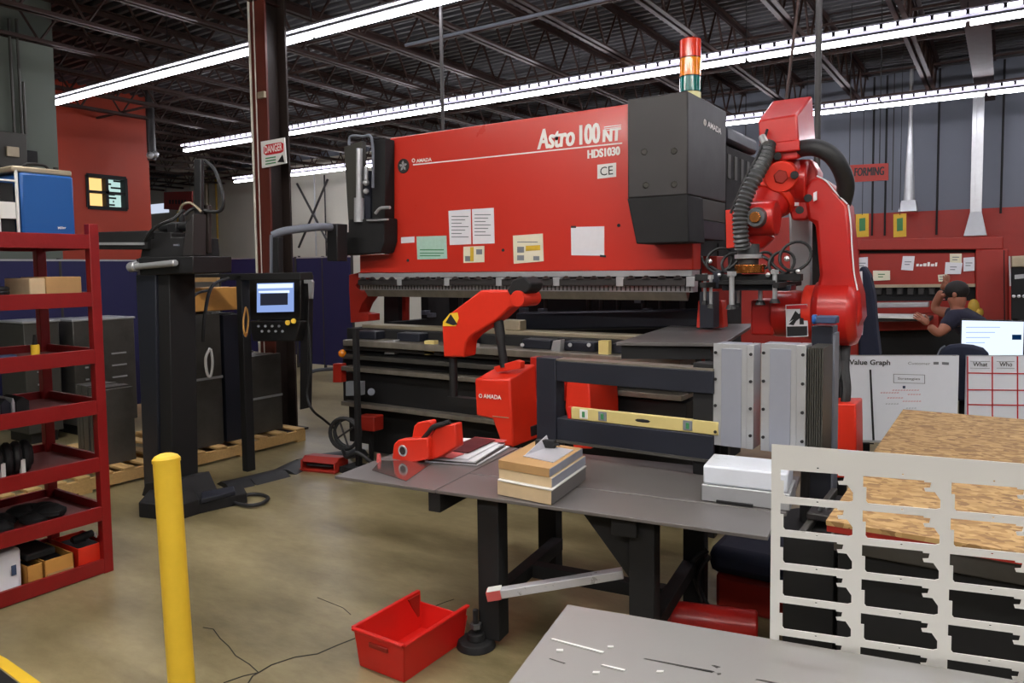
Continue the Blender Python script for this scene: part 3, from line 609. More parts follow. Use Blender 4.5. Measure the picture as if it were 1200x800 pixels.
P_('foot', MB('black').box(xw-.3, xw-.02, a.y+.02, a.y+.06, z0, z0+.01), 0); P_('foot', MB('black').box(xw-.3, xw-.02, b.y-.06, b.y-.02, z0, z0+.01), 0)
t = tag(MB('yellow_old').ball(PX(3, 262, -4.3), (.05, .05, .10)).build('filler_bottle'), 'yellowish bottle at the far left end of the upper rack shelf', 'bottle'); t.location.z = on(6)
# beige box, roll on tier 6
def yx(px, X=-4.02): return PX(px, 400, X).y
z0 = on(5); t = thing('carton', 'tan cardboard carton with a pale end on the second rack shelf from the top', 'box', (-4.2, yx(70), z0))
P_('box_body', MB('card').box(-4.3, -4.03, yx(58), yx(100), z0, z0+.125), .005); P_('end_label', MB('card_light').box(-4.3, -4.03, yx(39), yx(58)-.001, z0, z0+.12), .005)
t = thing('wire_roll', 'dark grey wire roll lying beside the tan carton', 'wire roll', (-4.15, yx(6), z0))
for k in range(4): P_('coil', MB('rubber').ring((-4.12, yx(5), z0+.014+.018*k), (0, 0, 1), .06, .013), 0)
# tier 5: yellow spray bottle, blue tool
z0 = on(4); t = thing('marker_bottle', 'small yellow bottle with black cap standing on the third rack shelf', 'bottle', (-4.06, yx(47), z0))
P_('bottle_body', MB('yellow').cyl((-4.08, yx(47.5), z0), (-4.08, yx(47.5), z0+.085), .02), .004); P_('cap', MB('soft_black').cyl((-4.08, yx(47.5), z0+.085), (-4.08, yx(47.5), z0+.135), .012, .006), 0)
t = thing('hand_tool', 'dark blue hand tool lying at the left on the third rack shelf', 'tool', (-4.1, yx(12), z0))
P_('tool_body', MB('ink_blue').box(-4.13, -4.07, yx(2), yx(27), z0, z0+.045), .015); P_('name_plate', MB('ink_gray').box(-4.07, -4.068, yx(6), yx(20), z0+.012, z0+.03), 0)
tag(MB('charcoal').box(-4.2, -4.1, yx(52), yx(64), z0, z0+.02).build('steel_offcut', bevel=.004), 'flat dark offcut right of the yellow bottle on the rack', 'metal part')
# tier 4: black blocks
z0 = on(3)
for k, (a, b, m, lab) in enumerate([(-20, -2, 'soft_black', 'black die block at the picture edge on the fourth rack shelf'), (1, 7, 'silver', 'pale metal die block on the fourth rack shelf'), (8, 20, 'navy_steel', 'dark blue-grey die block in the middle of the fourth rack shelf'), (21, 25, 'silver', 'thin bright metal plate between die blocks on the fourth rack shelf'), (26, 42, 'soft_black', 'black die block farthest right on the fourth rack shelf')]):
    tag(MB(m).loft([(-4.3, yx(a), z0), (-4.3, yx(b), z0), (-4.3, yx(b), z0+.07), (-4.3, (yx(a)+yx(b))/2, z0+.095), (-4.3, yx(a), z0+.07)], [(-4.12, yx(a), z0), (-4.12, yx(b), z0), (-4.12, yx(b), z0+.07), (-4.12, (yx(a)+yx(b))/2, z0+.095), (-4.12, yx(a), z0+.07)]).build('die_block', bevel=.003), lab, 'die block', 'die blocks on the rack')
# tier 3: coils standing
z0 = on(2)
for k, (px, m, lab) in enumerate([(-6, 'soft_black', 'leftmost black coil on the fifth rack shelf'), (7, 'rubber', 'second black coil from the left on the fifth rack shelf'), (20, 'soft_black', 'middle black coil on the fifth rack shelf'), (31, 'rubber', 'fourth black coil on the fifth rack shelf'), (42, 'soft_black', 'rightmost black coil on the fifth rack shelf')]):
    R_ = .065; o = MB(m).ring((-4.2, yx(px), z0+R_+.018), (.25, 1, 0), R_, .02).ring((-4.2, yx(px)+.02, z0+R_+.018), (.25, 1, 0), R_-.02, .014)
    if k in (1, 3): o.m('white_paint').box(-4.14, -4.12, yx(px)-.01, yx(px)+.01, z0+.004, z0+.08)
    tag(o.build('coil'), lab, 'coil', 'coils on the rack')
# tier 2: dark cloth bundle
z0 = on(1); q = MB('soft_black')
for k in range(16): q.ball((-4.3+random.random()*.2, yx(-15)+random.random()*(yx(62)-yx(-15)), z0+.02+random.random()*.03), (.08, .07, .022+random.random()*.02), 10)
tag(q.build('work_cloth'), 'crumpled black cloth heap on the sixth rack shelf', 'cloth')
# bottom tier
z0 = on(0); t = thing('parts_bag', 'white plastic bag with blue print at the left of the bottom rack shelf', 'bag', (-4.1, yx(5), z0))
P_('bag_body', MB('paper').loft([(-4.25, yx(-22), z0), (-4.03, yx(-22), z0), (-4.02, yx(12), z0), (-4.22, yx(14), z0)], [(-4.2, yx(-20), z0+.2), (-4.08, yx(-20), z0+.2), (-4.06, yx(17), z0+.21), (-4.15, yx(17), z0+.21)]), .02)
P_('blue_print', MB('ink_blue').box(-4.03, -4.028, yx(0), yx(6), z0+.09, z0+.14), 0)
def open_box(name, lab, cat, m, x0, x1, y0, y1, z0, z1, th=.006, fill=None):
    t = thing(name, lab, cat, ((x0+x1)/2, (y0+y1)/2, z0))
    MB(m).box(x0, x1, y0, y1, z0, z0+th).box(x0, x0+th, y0, y1, z0, z1).box(x1-th, x1, y0, y1, z0, z1).box(x0, x1, y0, y0+th, z0, z1).box(x0, x1, y1-th, y1, z0, z1).build('box_body', t, .002)
    if fill: MB(fill).box(x0+.02, x1-.02, y0+.02, y1-.02, z0+th, z1-.02).build('contents', t, .01)
    return t
open_box('open_carton', 'open yellow-brown carton left on the bottom rack shelf', 'box', 'card_orange', -4.3, -4.03, yx(19), yx(38), z0, z0+.11, fill='soft_black')
t = open_box('open_carton', 'yellow-brown carton in the middle of the bottom rack shelf', 'box', 'card_orange', -4.3, -4.02, yx(39), yx(74), z0, z0+.115, fill='soft_black')
MB('card').box(-4.018, -4.014, yx(41), yx(73), z0+.02, z0+.045).build('flap', t)
tag(MB('soft_black').box(-4.27, -4.06, yx(22), yx(58), z0+.122, z0+.16).build('black_tray', bevel=.01), 'black tray lying on the cartons on the bottom rack shelf', 'tray')
t = open_box('parts_bin', 'small orange-red plastic bin at the right of the bottom rack shelf', 'bin', 'orange_red', -4.3, -4.02, yx(79), yx(118), z0, z0+.125, fill='soft_black')
t = thing('grease_gun', 'black tool with a white tip lying on the orange-red rack bin', 'tool', (-4.15, yx(98), z0+.125))
P_('tool_body', MB('soft_black').cyl((-4.12, yx(84), z0+.145), (-4.1, yx(108), z0+.16), .02).box(-4.16, -4.1, yx(86), yx(100), z0+.125, z0+.15)); P_('nozzle', MB('white_paint').cyl((-4.1, yx(108), z0+.16), (-4.09, yx(111), z0+.13), .012, .004))
# ================================================================== BOLLARD, RED TUB
bx = PD(195, 535, 2.9); b0 = PZ(215, 830, 0); 
t = thing('bollard', 'yellow steel safety bollard standing in the left foreground', 'bollard', (b0.x, b0.y, 0))
top = PD(195, 541, 2.82); foot = PD(215, 830, 2.80); foot = top+(foot-top)*(top.z/(top.z-foot.z)); r = .0475
P_('post', MB('yellow').cyl(foot, top, r, n=32), 0)
q = MB('yellow'); ax = (top-foot).normalized()
for a_, b_, ra, rb in ((0, .012, r+.003, r+.003), (.012, .024, r+.003, r*.86), (.024, .032, r*.86, r*.45), (.032, .035, r*.45, .002)): q.cyl(top+ax*a_, top+ax*b_, ra, rb, 32)
P_('cap', q, 0)
t = thing('red_tub', 'red plastic stacking tub on the floor by the front table leg', 'tub', (-2.02, 2.3, 0))
x0, x1, y0, y1, hh, th = -2.165, -1.895, 2.09, 2.50, .165, .006
q = MB('bin_red')
def wall(a, b, c_, d_): q.hexa(a, b) if False else None
i0 = .015
B = [(x0+i0, y0+i0), (x1-i0, y0+i0), (x1-i0, y1-i0), (x0+i0, y1-i0)]; T4 = [(x0, y0), (x1, y0), (x1, y1), (x0, y1)]
q.quad([(x, y, 0) for x, y in B], .006)
for i in range(4):
    j = (i+1) % 4; bi, bj, ti, tj = V3((*B[i], 0)), V3((*B[j], 0)), V3((*T4[i], hh)), V3((*T4[j], hh)); inn = (Z1.cross(bj-bi)).normalized()*th
    if i == 2: ti = ti-V3((0, 0, .05)); tj = tj-V3((0, 0, .05))
    q.hexa([bi, bj, bj+inn, bi+inn], [ti, tj, tj+inn, ti+inn])
P_('tub_body', q, .003)
q = MB('bin_red')
for i in (0, 1, 3):
    j = (i+1) % 4; a = V3((*T4[i], hh)); b = V3((*T4[j], hh)); out = -(Z1.cross(b-a)).normalized()*.012
    q.hexa([a+out-V3((0, 0, .012)), b+out-V3((0, 0, .012)), b-out*.3-V3((0, 0, .012)), a-out*.3-V3((0, 0, .012))], [a+out, b+out, b-out*.3, a-out*.3])
P_('rim', q, .003)
P_('grip', MB('dull_red').box((x0+x1)/2-.05, (x0+x1)/2+.05, y0-.003, y0+.012, .105, .125), .003)
P_('corner_web', MB('dull_red').loft([(x0+.008, y1-.02, .03), (x0+.008, y1-.09, hh-.01), (x0+.008, y1-.02, hh-.01)], [(x0+.016, y1-.02, .03), (x0+.016, y1-.09, hh-.01), (x0+.016, y1-.02, hh-.01)]), 0)
tag(MB('card_light').ball((-1.98, 2.42, .032), (.045, .03, .025), 10).ball((-1.95, 2.40, .03), (.03, .04, .022), 8).build('crumpled_paper'), 'pale crumpled scrap lying inside the red tub', 'paper scrap')
# ================================================================== PRESS BRAKE
YR, YC = 4.9, 4.62
t = thing('press_brake', 'large red sheet metal press brake with a black side cover and silver punch rail', 'machine', (-3.3, 5.4, 0))
xa = PY(422, 330, YR).x; xb = PY(812, 330, YR).x; xl = PY(458, 200, YR).x
zb = PY(620, 318, YR).z; zt = PY(735, 122, YR).z; zs = PY(440, 298, YR).z
P_('ram', MB('press_red').loft([(xa, YR, zb), (xb, YR, zb), (xb, YR, zs+.12), (xb-.1, YR, zs+.12), (xb-.1, YR, zt), (xl, YR, zt), (xl, YR, zs+.08), (xl-.05, YR, zs), (xa, YR, zs)], [(xa, YR+.16, zb), (xb, YR+.16, zb), (xb, YR+.16, zs+.12), (xb-.1, YR+.16, zs+.12), (xb-.1, YR+.16, zt), (xl, YR+.16, zt), (xl, YR+.16, zs+.08), (xl-.05, YR+.16, zs), (xa, YR+.16, zs)]), .008)
F_ = YR-.003
P_('pin_stripe', MB('white_ink').py([(484, 192.4), (729, 166.8), (729, 168.4), (484, 193.8)], F_, .002), 0)
tfit('Astro', PY(629.5, 175.5, F_), PY(674, 170.5, F_), .15, 'white_ink', t, shear=.12, bold=.01, fat=.0055)
tfit('100', PY(679, 170, F_), PY(703.5, 167.3, F_), .145, 'white_ink', t, bold=.01, fat=.0055)
tfit('NT', PY(706, 166.6, F_), PY(728, 164.4, F_), .088, 'white_ink', t, shear=.05, bold=.01, fat=.006)
q = MB('white_ink')
for k in range(3): q.py([(708, 150+k*2.2-1.6), (728, 147.5+k*2.2-1.6), (728, 148.4+k*2.2-1.6), (708, 150.9+k*2.2-1.6)], F_, .002)
P_('lettering_bars', q, 0)
tfit('HDS1030', PY(688.5, 186, F_), PY(727, 181.5, F_), .062, 'white_ink', t, bold=.02, fat=.003)
tfit('AMADA', PY(488, 190.5, F_), PY(506, 188.7, F_), .03, 'white_ink', t, bold=.03)
c0 = PY(484.5, 188, F_); P_('emblem', MB('white_ink').ring(c0, Y1, .014, .004, 12, 5), 0)
c0 = PY(473, 194.5, F_)
em = P_('roundel', MB('charcoal').cyl(c0, c0-V3((0, .004, 0)), .062, n=28).ring(c0-V3((0, .004, 0)), Y1, .058, .005), 0)
q = MB('silver'); c0 = c0-V3((0, .006, 0))
for k in range(5):
    a = k*1.256+.3; q.loft([c0+V3((math.cos(a)*.045, 0, math.sin(a)*.045)), c0+V3((math.cos(a+.5)*.03, 0, math.sin(a+.5)*.03)), c0, c0+V3((math.cos(a-.35)*.028, 0, math.sin(a-.35)*.028))], [p-V3((0, .003, 0)) for p in (c0+V3((math.cos(a)*.045, 0, math.sin(a)*.045)), c0+V3((math.cos(a+.5)*.03, 0, math.sin(a+.5)*.03)), c0, c0+V3((math.cos(a-.35)*.028, 0, math.sin(a-.35)*.028)))])
q.build('star_relief', em)
ce = P_('conformity_plate', MB('white_paint').py([(700, 193), (722, 190.5), (722, 207), (700, 209.5)], F_, .002), 0)
tfit('CE', PY(703.5, 206, F_-.002), PY(718.5, 204.3, F_-.002), .062, 'ink', ce, bold=.0)
for px, py in ((725, 264), (478, 305), (589.5, 293)): P_('screw', MB('ink').cyl(PY(px, py, F_), PY(px, py, F_-.005), .012), 0)
# black right cover
x0 = PY(735, 118, YC).x; x1 = PY(806, 106, YC).x; z1 = PY(806, 106, YC).z; z0 = PY(806, 284, YC).z; zm = PY(806, 228, YC).z
yb_ = PX(851, 180, x1).y
P_('side_cover', MB('charcoal').box(x0, x1, YC, yb_, zm, z1), .01)
xo = PY(747, 283, YC).x-x0
P_('lower_cover', MB('soft_black').loft([(x0+.005, YC-.02, zm), (x1+.004, YC-.02, zm), (x1+.02, YC-.02, z0), (x0+xo, YC-.02, z0)], [(x0+.005, YR-.002, zm), (x1+.004, YR-.002, zm), (x1+.02, YR-.002, z0), (x0+xo, YR-.002, z0)]), .008)
zq = PX(830, 258, x1).z
P_('side_panel', MB('gray_green').box(x1-.25, x1-.005, YR+.02, yb_, zq, zm-.002), .004); P_('side_base', MB('navy_steel').box(x1-.25, x1-.01, YR+.02, yb_+.02, PX(830, 280, x1).z, zq-.002), .004)
for px, py in ((755, 178), (790, 177), (757, 217), (790, 216)): P_('cover_bolt', MB('gray_green').cyl(PY(px, py, YC), PY(px, py, YC-.012), .022, .016), 0)
tfit('AMADA', PX(829, 148.5, x1+.001), PX(845, 157.5, x1+.001), .04, 'white_ink', t, bold=.02)
c0 = PX(826, 143.5, x1+.002); P_('emblem', MB('white_ink').ring(c0, X1, .018, .005, 12, 5), 0)
# grille block further back
xg = x1-.05; ya = PX(850, 200, xg).y; yb2 = PX(886, 200, xg).y
P_('rear_block', MB('soft_black').box(xg-.5, xg, ya+.02, yb2, PX(866, 262, xg).z, PX(866, 176, xg).z), .01)
for r_ in range(3):
    for k in range(5): y_ = ya+.08+(yb2-ya-.16)*k/4; z_ = PX(866, 190+r_*9, xg).z; P_('grille_opening', MB('gray_green').box(xg, xg+.006, y_-.035, y_+.035, z_-.03, z_+.03), 0)
P_('rear_panel', MB('navy_steel').box(xg-.3, xg+.01, ya, yb2, PX(866, 173, xg).z, PX(866, 154, xg).z), .03)
P_('hydraulic_tank', MB('charcoal').box(x1-.9, x1-.3, YR+.2, YR+1.2, z1-.45, z1-.05), .02)
# signal tower
tp = PD(809, 109, 5.15); rr = .073
base = V3((tp.x, tp.y, z1))
P_('tower_base', MB('lamp_cream').cyl(base, base+V3((0, 0, .085)), rr, n=20), .004)
zz = base.z+.085
for m_, h_ in (('lamp_green', .105), ('lamp_orange', .125), ('lamp_red', .125)):
    q = MB(m_).cyl((base.x, base.y, zz+.004), (base.x, base.y, zz+h_), rr, n=20).m('soft_black').cyl((base.x, base.y, zz), (base.x, base.y, zz+.004), rr+.003, n=20); P_('signal_lamp', q, .003); zz += h_
P_('tower_cap', MB('lamp_red').cyl((base.x, base.y, zz), (base.x, base.y, zz+.015), rr, rr*.6, 20), 0)
# left hydraulics
YL = 4.72
P_('left_cover', MB('soft_black').py([(408, 257), (450, 255), (450, 282), (446, 296), (402, 299), (396, 296), (384, 306), (384, 272), (408, 272)], YL, .17), .008)
P_('left_guard', MB('gray_green').py([(403, 172), (424, 165), (426, 258), (408, 258)], YL+.02, .05), .004)
P_('left_guard', MB('soft_black').py([(436, 165), (451, 162), (451, 256), (436, 256)], YL+.05, .12), .004)
P_('cylinder_rod', MB('silver').cyl(PY(421, 174, YL), PY(421, 256, YL), .027).cyl(PY(421, 232, YL), PY(421, 260, YL), .045), 0)
P_('valve', MB('navy_steel').py([(425, 200), (434, 200), (434, 256), (425, 256)], YL+.03, .08).m('silver').cyl(PY(429, 195, YL), PY(429, 212, YL), .018).ball(PY(429, 214, YL), .028).ball(PY(429, 224, YL), .025), 0)
P_('pipe', MB('gray_wall').tube([PY(409, 170, YL), PY(411, 160, YL), PY(425, 160, YL), PY(436, 164, YL), PY(437, 220, YL)], .012), 0)
P_('pipe', MB('silver').tube([PY(440, 250, YL-.02), PY(446, 244, YL-.02), PY(457, 243, YL-.02)], .014).tube([PY(430, 258, YL-.03), PY(442, 258, YL-.03), PY(455, 257, YL-.03)], .008), 0)
# punch rail: silver strip, six clamps, ruler teeth
rz1 = zb; rz0 = PY(620, 341, YR).z
P_('punch_rail', MB('silver').box(xa, xb, YR-.02, YR+.14, rz1-.042, rz1-.002).box(xa, xb, YR-.005, YR+.1, rz0-.005, rz0+.05).build and MB('silver').box(xa, xb, YR-.02, YR+.14, rz1-.042, rz1-.002).box(xa, xb, YR-.005, YR+.1, rz0, rz0+.05), .003)
pit = (xb-xa)/6
for k in range(6):
    a = xa+k*pit+.03; b = xa+(k+1)*pit-.03; q = MB('charcoal').box(a, b, YR-.06, YR+.02, rz0+.045, rz1-.058)
    for j in range(4): xx = a+(b-a)*(j+.5)/4; q.cyl((xx, YR-.05, rz1-.058), (xx, YR-.05, rz1-.035), .035, .012, 10)
    P_('clamp', q, .004)
    P_('clamp_end', MB('silver').box(b, b+.06, YR-.05, YR+.02, rz0+.04, rz1-.045), .003)
q = MB('charcoal'); xx = xa
while xx < xb-.01: q.box(xx, xx+.008, YR-.009, YR-.004, rz0+.008, rz0+.042); xx += .034
P_('ruler_marks', q, 0)
P_('punch', MB('worn_steel').loft([(xa+.05, YR, rz0), (xa+.05, YR+.08, rz0), (xa+.05, YR+.045, rz0-.06)], [(xb-.05, YR, rz0), (xb-.05, YR+.08, rz0), (xb-.05, YR+.045, rz0-.06)]), 0)
# C frames and throat
zbed = PY(620, 388, 4.8).z
for xx in (xa+.12, xb-.2):
    P_('side_frame', MB('soft_black').loft([(xx, YR+.2, 0), (xx, 6.4, 0), (xx, 6.4, zt-.1), (xx, YR+.2, zt-.1), (xx, YR+.2, zb), (xx, 5.6, zb-.1), (xx, 5.6, zbed), (xx, YR+.2, zbed)], [(xx+.09, YR+.2, 0), (xx+.09, 6.4, 0), (xx+.09, 6.4, zt-.1), (xx+.09, YR+.2, zt-.1), (xx+.09, YR+.2, zb), (xx+.09, 5.6, zb-.1), (xx+.09, 5.6, zbed), (xx+.09, YR+.2, zbed)]), 0)
P_('frame_edge', MB('dull_red').py([(468, 341), (475, 341), (475, 386), (468, 386)], 5.35, .06), 0)
P_('throat_pillar', MB('black').py([(450, 342), (467, 342), (467, 386), (450, 386)], 5.3, .12), 0)
P_('throat_pillar', MB('navy_steel').py([(820, 342), (836, 342), (836, 384), (820, 384)], 4.9, .12), 0)
P_('backgauge', MB('soft_black').box(xa+.35, xb-.1, 5.75, 5.85, zbed-.1, zb+.2), 0)
for px in (540, 640, 690, 705, 725, 755, 775, 800): P_('gauge_rod', MB('charcoal').cyl(PY(px, 344, 5.6), PY(px, 366, 5.6), .022), 0)
for px, py in ((500, 366), (507, 369), (615, 363), (637, 364), (750, 352), (760, 364), (768, 368)): P_('gauge_finger', MB('gray_wall').box(PY(px, py, 5.5).x-.03, PY(px, py, 5.5).x+.03, 5.45, 5.52, PY(px, py, 5.5).z-.02, PY(px, py, 5.5).z+.02), .004)
P_('gauge_beam', MB('navy_steel').py([(604, 366), (822, 362), (822, 384), (604, 388)], 5.35, .12), .02)
# lower beam and die rail
xbl = PY(402, 420, 4.6).x
P_('die_rail', MB('beige_rail').box(PY(426, 388, 4.8).x, xb+.02, 4.78, 4.95, zbed-.03, zbed), .004)
P_('lower_beam', MB('soft_black').box(xa+.02, xb+.05, 4.7, 5.05, .08, zbed-.03), .006)
def ledge(y0, y1, Yf, dep, m, xs=402, name='ledge'):
    za = PY(620, y0, Yf).z; zb_ = PY(620, y1, Yf).z; P_(name, MB(m).box(PY(xs, y0, Yf).x, xb+.08, Yf, Yf+dep, zb_, za), .004)
ledge(411, 419, 4.45, .28, 'worn_steel'); ledge(419, 424, 4.50, .2, 'charcoal'); ledge(431, 437, 4.5, .2, 'dark_steel', 401); ledge(448, 454, 4.48, .22, 'worn_steel', 400)
ledge(425, 430, 4.56, .1, 'soft_black'); ledge(437, 447, 4.6, .1, 'soft_black'); ledge(455, 497, 4.56, .14, 'black', 402, 'apron'); ledge(497, 503, 4.48, .22, 'worn_steel', 400)
ledge(503, 560, 4.66, .3, 'soft_black', 436, 'base_skirt')
for px, k in ((456, 1), (503, 0), (650, 1), (707, 0), (767, 1)):
    P_('die_clamp', MB('silver').py([(px-6, 415), (px-2, 399), (px+7, 398), (px+6, 415)], 4.5+.02*k, .06) if k else MB('level_yellow').py([(px-6, 399), (px+6, 399), (px+6, 416), (px-6, 416)], 4.5, .05), .004)
for px in (430, 480, 540, 630, 680, 737, 795): P_('die_holder', MB('navy_steel').box(PY(px, 405, 4.6).x-.12, PY(px, 405, 4.6).x+.12, 4.58, 4.7, PY(620, 408, 4.6).z, PY(620, 397, 4.6).z), .008)
for px in (425, 470, 560, 612, 668, 690, 745, 785, 818): P_('clamp_bolt', MB('silver').cyl(PY(px, 404, 4.57), PY(px, 404, 4.55), .014), 0)
P_('junction_plate', MB('ink_gray').py([(405, 447), (423, 447), (423, 463), (405, 464)], 4.4, .05), .004)
P_('plug', MB('gray_wall').cyl(PY(435, 459, 4.5), PY(435, 459, 4.4), .03), 0)
P_('left_bracket', MB('dull_red').py([(409, 322), (421, 319), (421, 330), (416, 334), (423, 341), (433, 341), (430, 348), (424, 356), (420, 366), (432, 368), (432, 376), (411, 378), (409, 340)], 5.0, .15), .004)
P_('left_bracket', MB('press_red').py([(390, 426), (400, 426), (400, 448), (390, 448)], 4.5, .06), .004)
P_('bracket_lamp', MB('lamp_orange').ball(PY(401, 414, 4.5), .035), 0)
P_('stack_rail', MB('gray_wall').tube([PY(354, 440, 4.6), PY(370, 434, 4.6), PY(392, 432, 4.6)], .016), 0)
P_('right_foot', MB('press_red').py([(822, 404), (836, 403), (837, 426), (822, 425)], 4.3, .12).py([(816, 384), (818, 352), (846, 352), (848, 384)], 5.1, .1), .004)
P_('right_post', MB('dull_red').py([(822, 300), (840, 300), (843, 350), (836, 384), (822, 384)], 5.2, .25), .004)
# flat side table of the press
t = thing('press_side_table', 'flat grey steel support table jutting from the right of the press', 'table', (-1.4, 4.4, 0))
zt_ = 1.16; P4 = [PZ(722, 401, zt_), PZ(790, 380, zt_), PZ(885, 379, zt_), PZ(848, 402, zt_)]
P_('table_plate', MB('table_steel').quad([p-V3((0, 0, .02)) for p in P4], .02), .002)
P_('table_rail', MB('black').loft([P4[0]+V3((.02, .03, -.02)), P4[3]+V3((-.05, .03, -.02)), P4[3]+V3((-.05, .13, -.02)), P4[0]+V3((.02, .13, -.02))], [P4[0]+V3((.02, .03, -.10)), P4[3]+V3((-.05, .03, -.1)), P4[3]+V3((-.05, .13, -.1)), P4[0]+V3((.02, .13, -.1))]), 0)
for p in (P4[0]+(P4[3]-P4[0])*.85, P4[1]+(P4[2]-P4[1])*.6): P_('leg', MB('black').box(p.x-.03, p.x+.03, p.y+.05, p.y+.11, 0, zt_-.02), .004)
# papers fixed on the press
def sheet(px, lab, m='paper', lines=None, name='posted_sheet', Y=YR-.003, cat='paper'):
    o = MB(m).py(px, Y, .0025).build(name, smooth=False); tag(o, lab, cat, None)
    if lines:
        q = MB(lines[0])
        for r in lines[1]: x0, y0, x1, y1 = r; q.py([(x0, y0), (x1, y0), (x1, y1), (x0, y1)], Y-.0015, .001)
        q.build('printing', o, smooth=False)
    return o
sheet([(470, 278), (485.5, 277), (485.5, 284), (470, 285)], 'small blank white label low on the left of the red press')
sheet([(488, 277), (523, 276), (524, 303), (489, 304)], 'pale green printed sheet at the lower left of the red press', 'paper_teal', ('green_ink', [(492, 292, 520, 293.2), (492, 296, 520, 297), (492, 299, 516, 300)]))
sheet([(525.5, 247), (551.5, 245), (552, 286), (527, 287)], 'left one of the two tall printed sheets hung on the red press', 'paper', ('ink_gray', [(529, 253+4*k, 549-(k % 3)*4, 254+4*k) for k in range(7)]))
sheet([(553, 245), (578.5, 243.5), (579.5, 285), (554, 286)], 'right one of the two tall printed sheets hung on the red press', 'paper', ('ink_gray', [(556, 251+4*k, 575-(k % 3)*3, 252+4*k) for k in range(7)]))
o = sheet([(543, 289), (567.5, 288), (567.5, 307), (543, 308)], 'small yellow and white picture notice below the tall sheets', 'paper_cream', ('ink_gray', [(545, 300, 551, 306), (558, 292, 565, 298)])); MB('tag_yellow').py([(551, 289.5), (555, 289.3), (555, 306), (551, 306)], YR-.006, .001).build('yellow_field', o)
o = sheet([(601, 276), (636, 273.5), (637, 306), (602, 309)], 'white warning notice with small pictures in the centre of the press', 'paper_cream', ('ink_gray', [(606, 289, 614, 296), (606, 299, 614, 305), (625, 300, 632, 305), (606, 283, 630, 284)])); MB('tag_yellow').py([(616, 288), (633, 287), (633, 293), (616, 294)], YR-.006, .001).build('yellow_field', o)
o = sheet([(669, 266), (708, 265), (708, 299.5), (669.5, 299)], 'plain white sheet taped up at the right of the press', 'paper'); MB('ink').py([(669, 264.5), (675, 264.5), (675, 267), (669, 267)], YR-.006, .002).py([(703, 298.5), (710, 299), (710, 301.5), (703, 301)], YR-.006, .002).build('tape', o)
# cable wheel and red box at the left foot of the press
t = thing('hose_reel', 'black wheel of coiled hose hanging at the left foot of the press', 'hose reel', PY(403, 530, 4.2))
c0 = PY(403, 508, 4.2)
P_('hose_coil', MB('rubber').ring(c0, (.3, -1, 0), .125, .016).ring(c0+V3((.01, .03, 0)), (.35, -1, .1), .115, .014).ring(c0+V3((-.01, .05, 0)), (.2, -1, -.1), .12, .012), 0)
P_('spoke', MB('charcoal').cyl(c0-V3((.1, 0, .06)), c0+V3((.1, 0, .06)), .008).cyl(c0-V3((-.05, 0, .11)), c0+V3((-.05, 0, .11)), .008), 0)
P_('stand', MB('soft_black').box(c0.x+.12, c0.x+.16, c0.y, c0.y+.04, 0, 1.15).box(c0.x+.02, c0.x+.26, c0.y-.08, c0.y+.1, 0, .05), .004)
P_('hose_tail', MB('rubber').tube([c0+V3((-.02, 0, -.12)), c0+V3((.08, -.05, -.17)), c0+V3((.2, -.05, -.12)), c0+V3((.3, 0, -.2)), c0+V3((.34, .1, -.36))], .016), 0)
t = thing('pedal_box', 'small dark red box mounted low beside the hose reel', 'box', PY(430, 505, 4.4))
P_('body', MB('dull_red').py([(417, 487), (438, 488), (438, 506), (417, 504)], 4.4, .12), .01); P_('bracket', MB('soft_black').box(PY(428, 500, 4.4).x-.015, PY(428, 500, 4.4).x+.015, 4.45, 4.48, 0, PY(430, 503, 4.4).z), 0)
# ================================================================== WORK TABLE (dark steel) IN FRONT
A0 = V3((-2.55, 2.37, 0)); TH = .125; E1 = V3((math.cos(TH), math.sin(TH), 0)); E2 = V3((-math.sin(TH), math.cos(TH), 0)); ZT = .66
def T(a, b, z): return A0+E1*a+E2*b+Z1*z
def tb(mb, a0, a1, b0, b1, z0, z1): return mb.hexa([T(a0, b0, z0), T(a1, b0, z0), T(a1, b1, z0), T(a0, b1, z0)], [T(a0, b0, z1), T(a1, b0, z1), T(a1, b1, z1), T(a0, b1, z1)])
def inv(p): q = V3(p)-A0; return (q.dot(E1), q.dot(E2))
t = thing('work_table', 'low dark steel work table in the centre foreground', 'table', T(.95, .4, 0))
def leg_at(px, py, name='leg'):
    a, b = inv(PZ(px, py, 0)); return a, b
P_('table_plate', tb(MB('table_steel'), 0, .54, 0, .82, ZT-.014, ZT), .002)
P_('table_plate', tb(MB('table_steel'), .546, 1.90, 0, .285, ZT-.014, ZT), .002)
P_('table_plate', tb(MB('table_steel'), .546, 1.93, .292, .84, ZT-.014, ZT), .002)
q = MB('soft_black'); tb(q, .50, .56, .01, .82, ZT-.10, ZT-.015)
P_('cross_beam', q, .003)
P_('cross_beam', tb(MB('soft_black'), 1.32, 1.42, .03, .82, ZT-.09, ZT-.015), .003)
P_('cross_beam', tb(MB('soft_black'), .6, 1.42, .74, .82, ZT-.09, ZT-.015), .003)
LG = [(.72, .045), (1.38, .06), (.66, .80), (1.42, .78)]
for k, (a, b) in enumerate(LG): P_('leg', tb(MB('soft_black'), a, a+.10, b, b+.09, .03 if k == 0 else 0, ZT-.015), .004)
P_('gusset', MB('soft_black').loft([T(1.16, .09, ZT-.016), T(1.38, .09, ZT-.016), T(1.38, .09, ZT-.28)], [T(1.16, .12, ZT-.016), T(1.38, .12, ZT-.016), T(1.38, .12, ZT-.28)]), 0)
P_('stretcher', tb(MB('soft_black'), .74, .80, .135, .80, .16, .22), .003)
P_('stretcher', tb(MB('soft_black'), 1.42, 1.48, .15, .78, .16, .22), .003)
P_('stretcher', tb(MB('soft_black'), .80, 1.42, .42, .48, .16, .22), .003)
fc = T(.77, .05, 0)
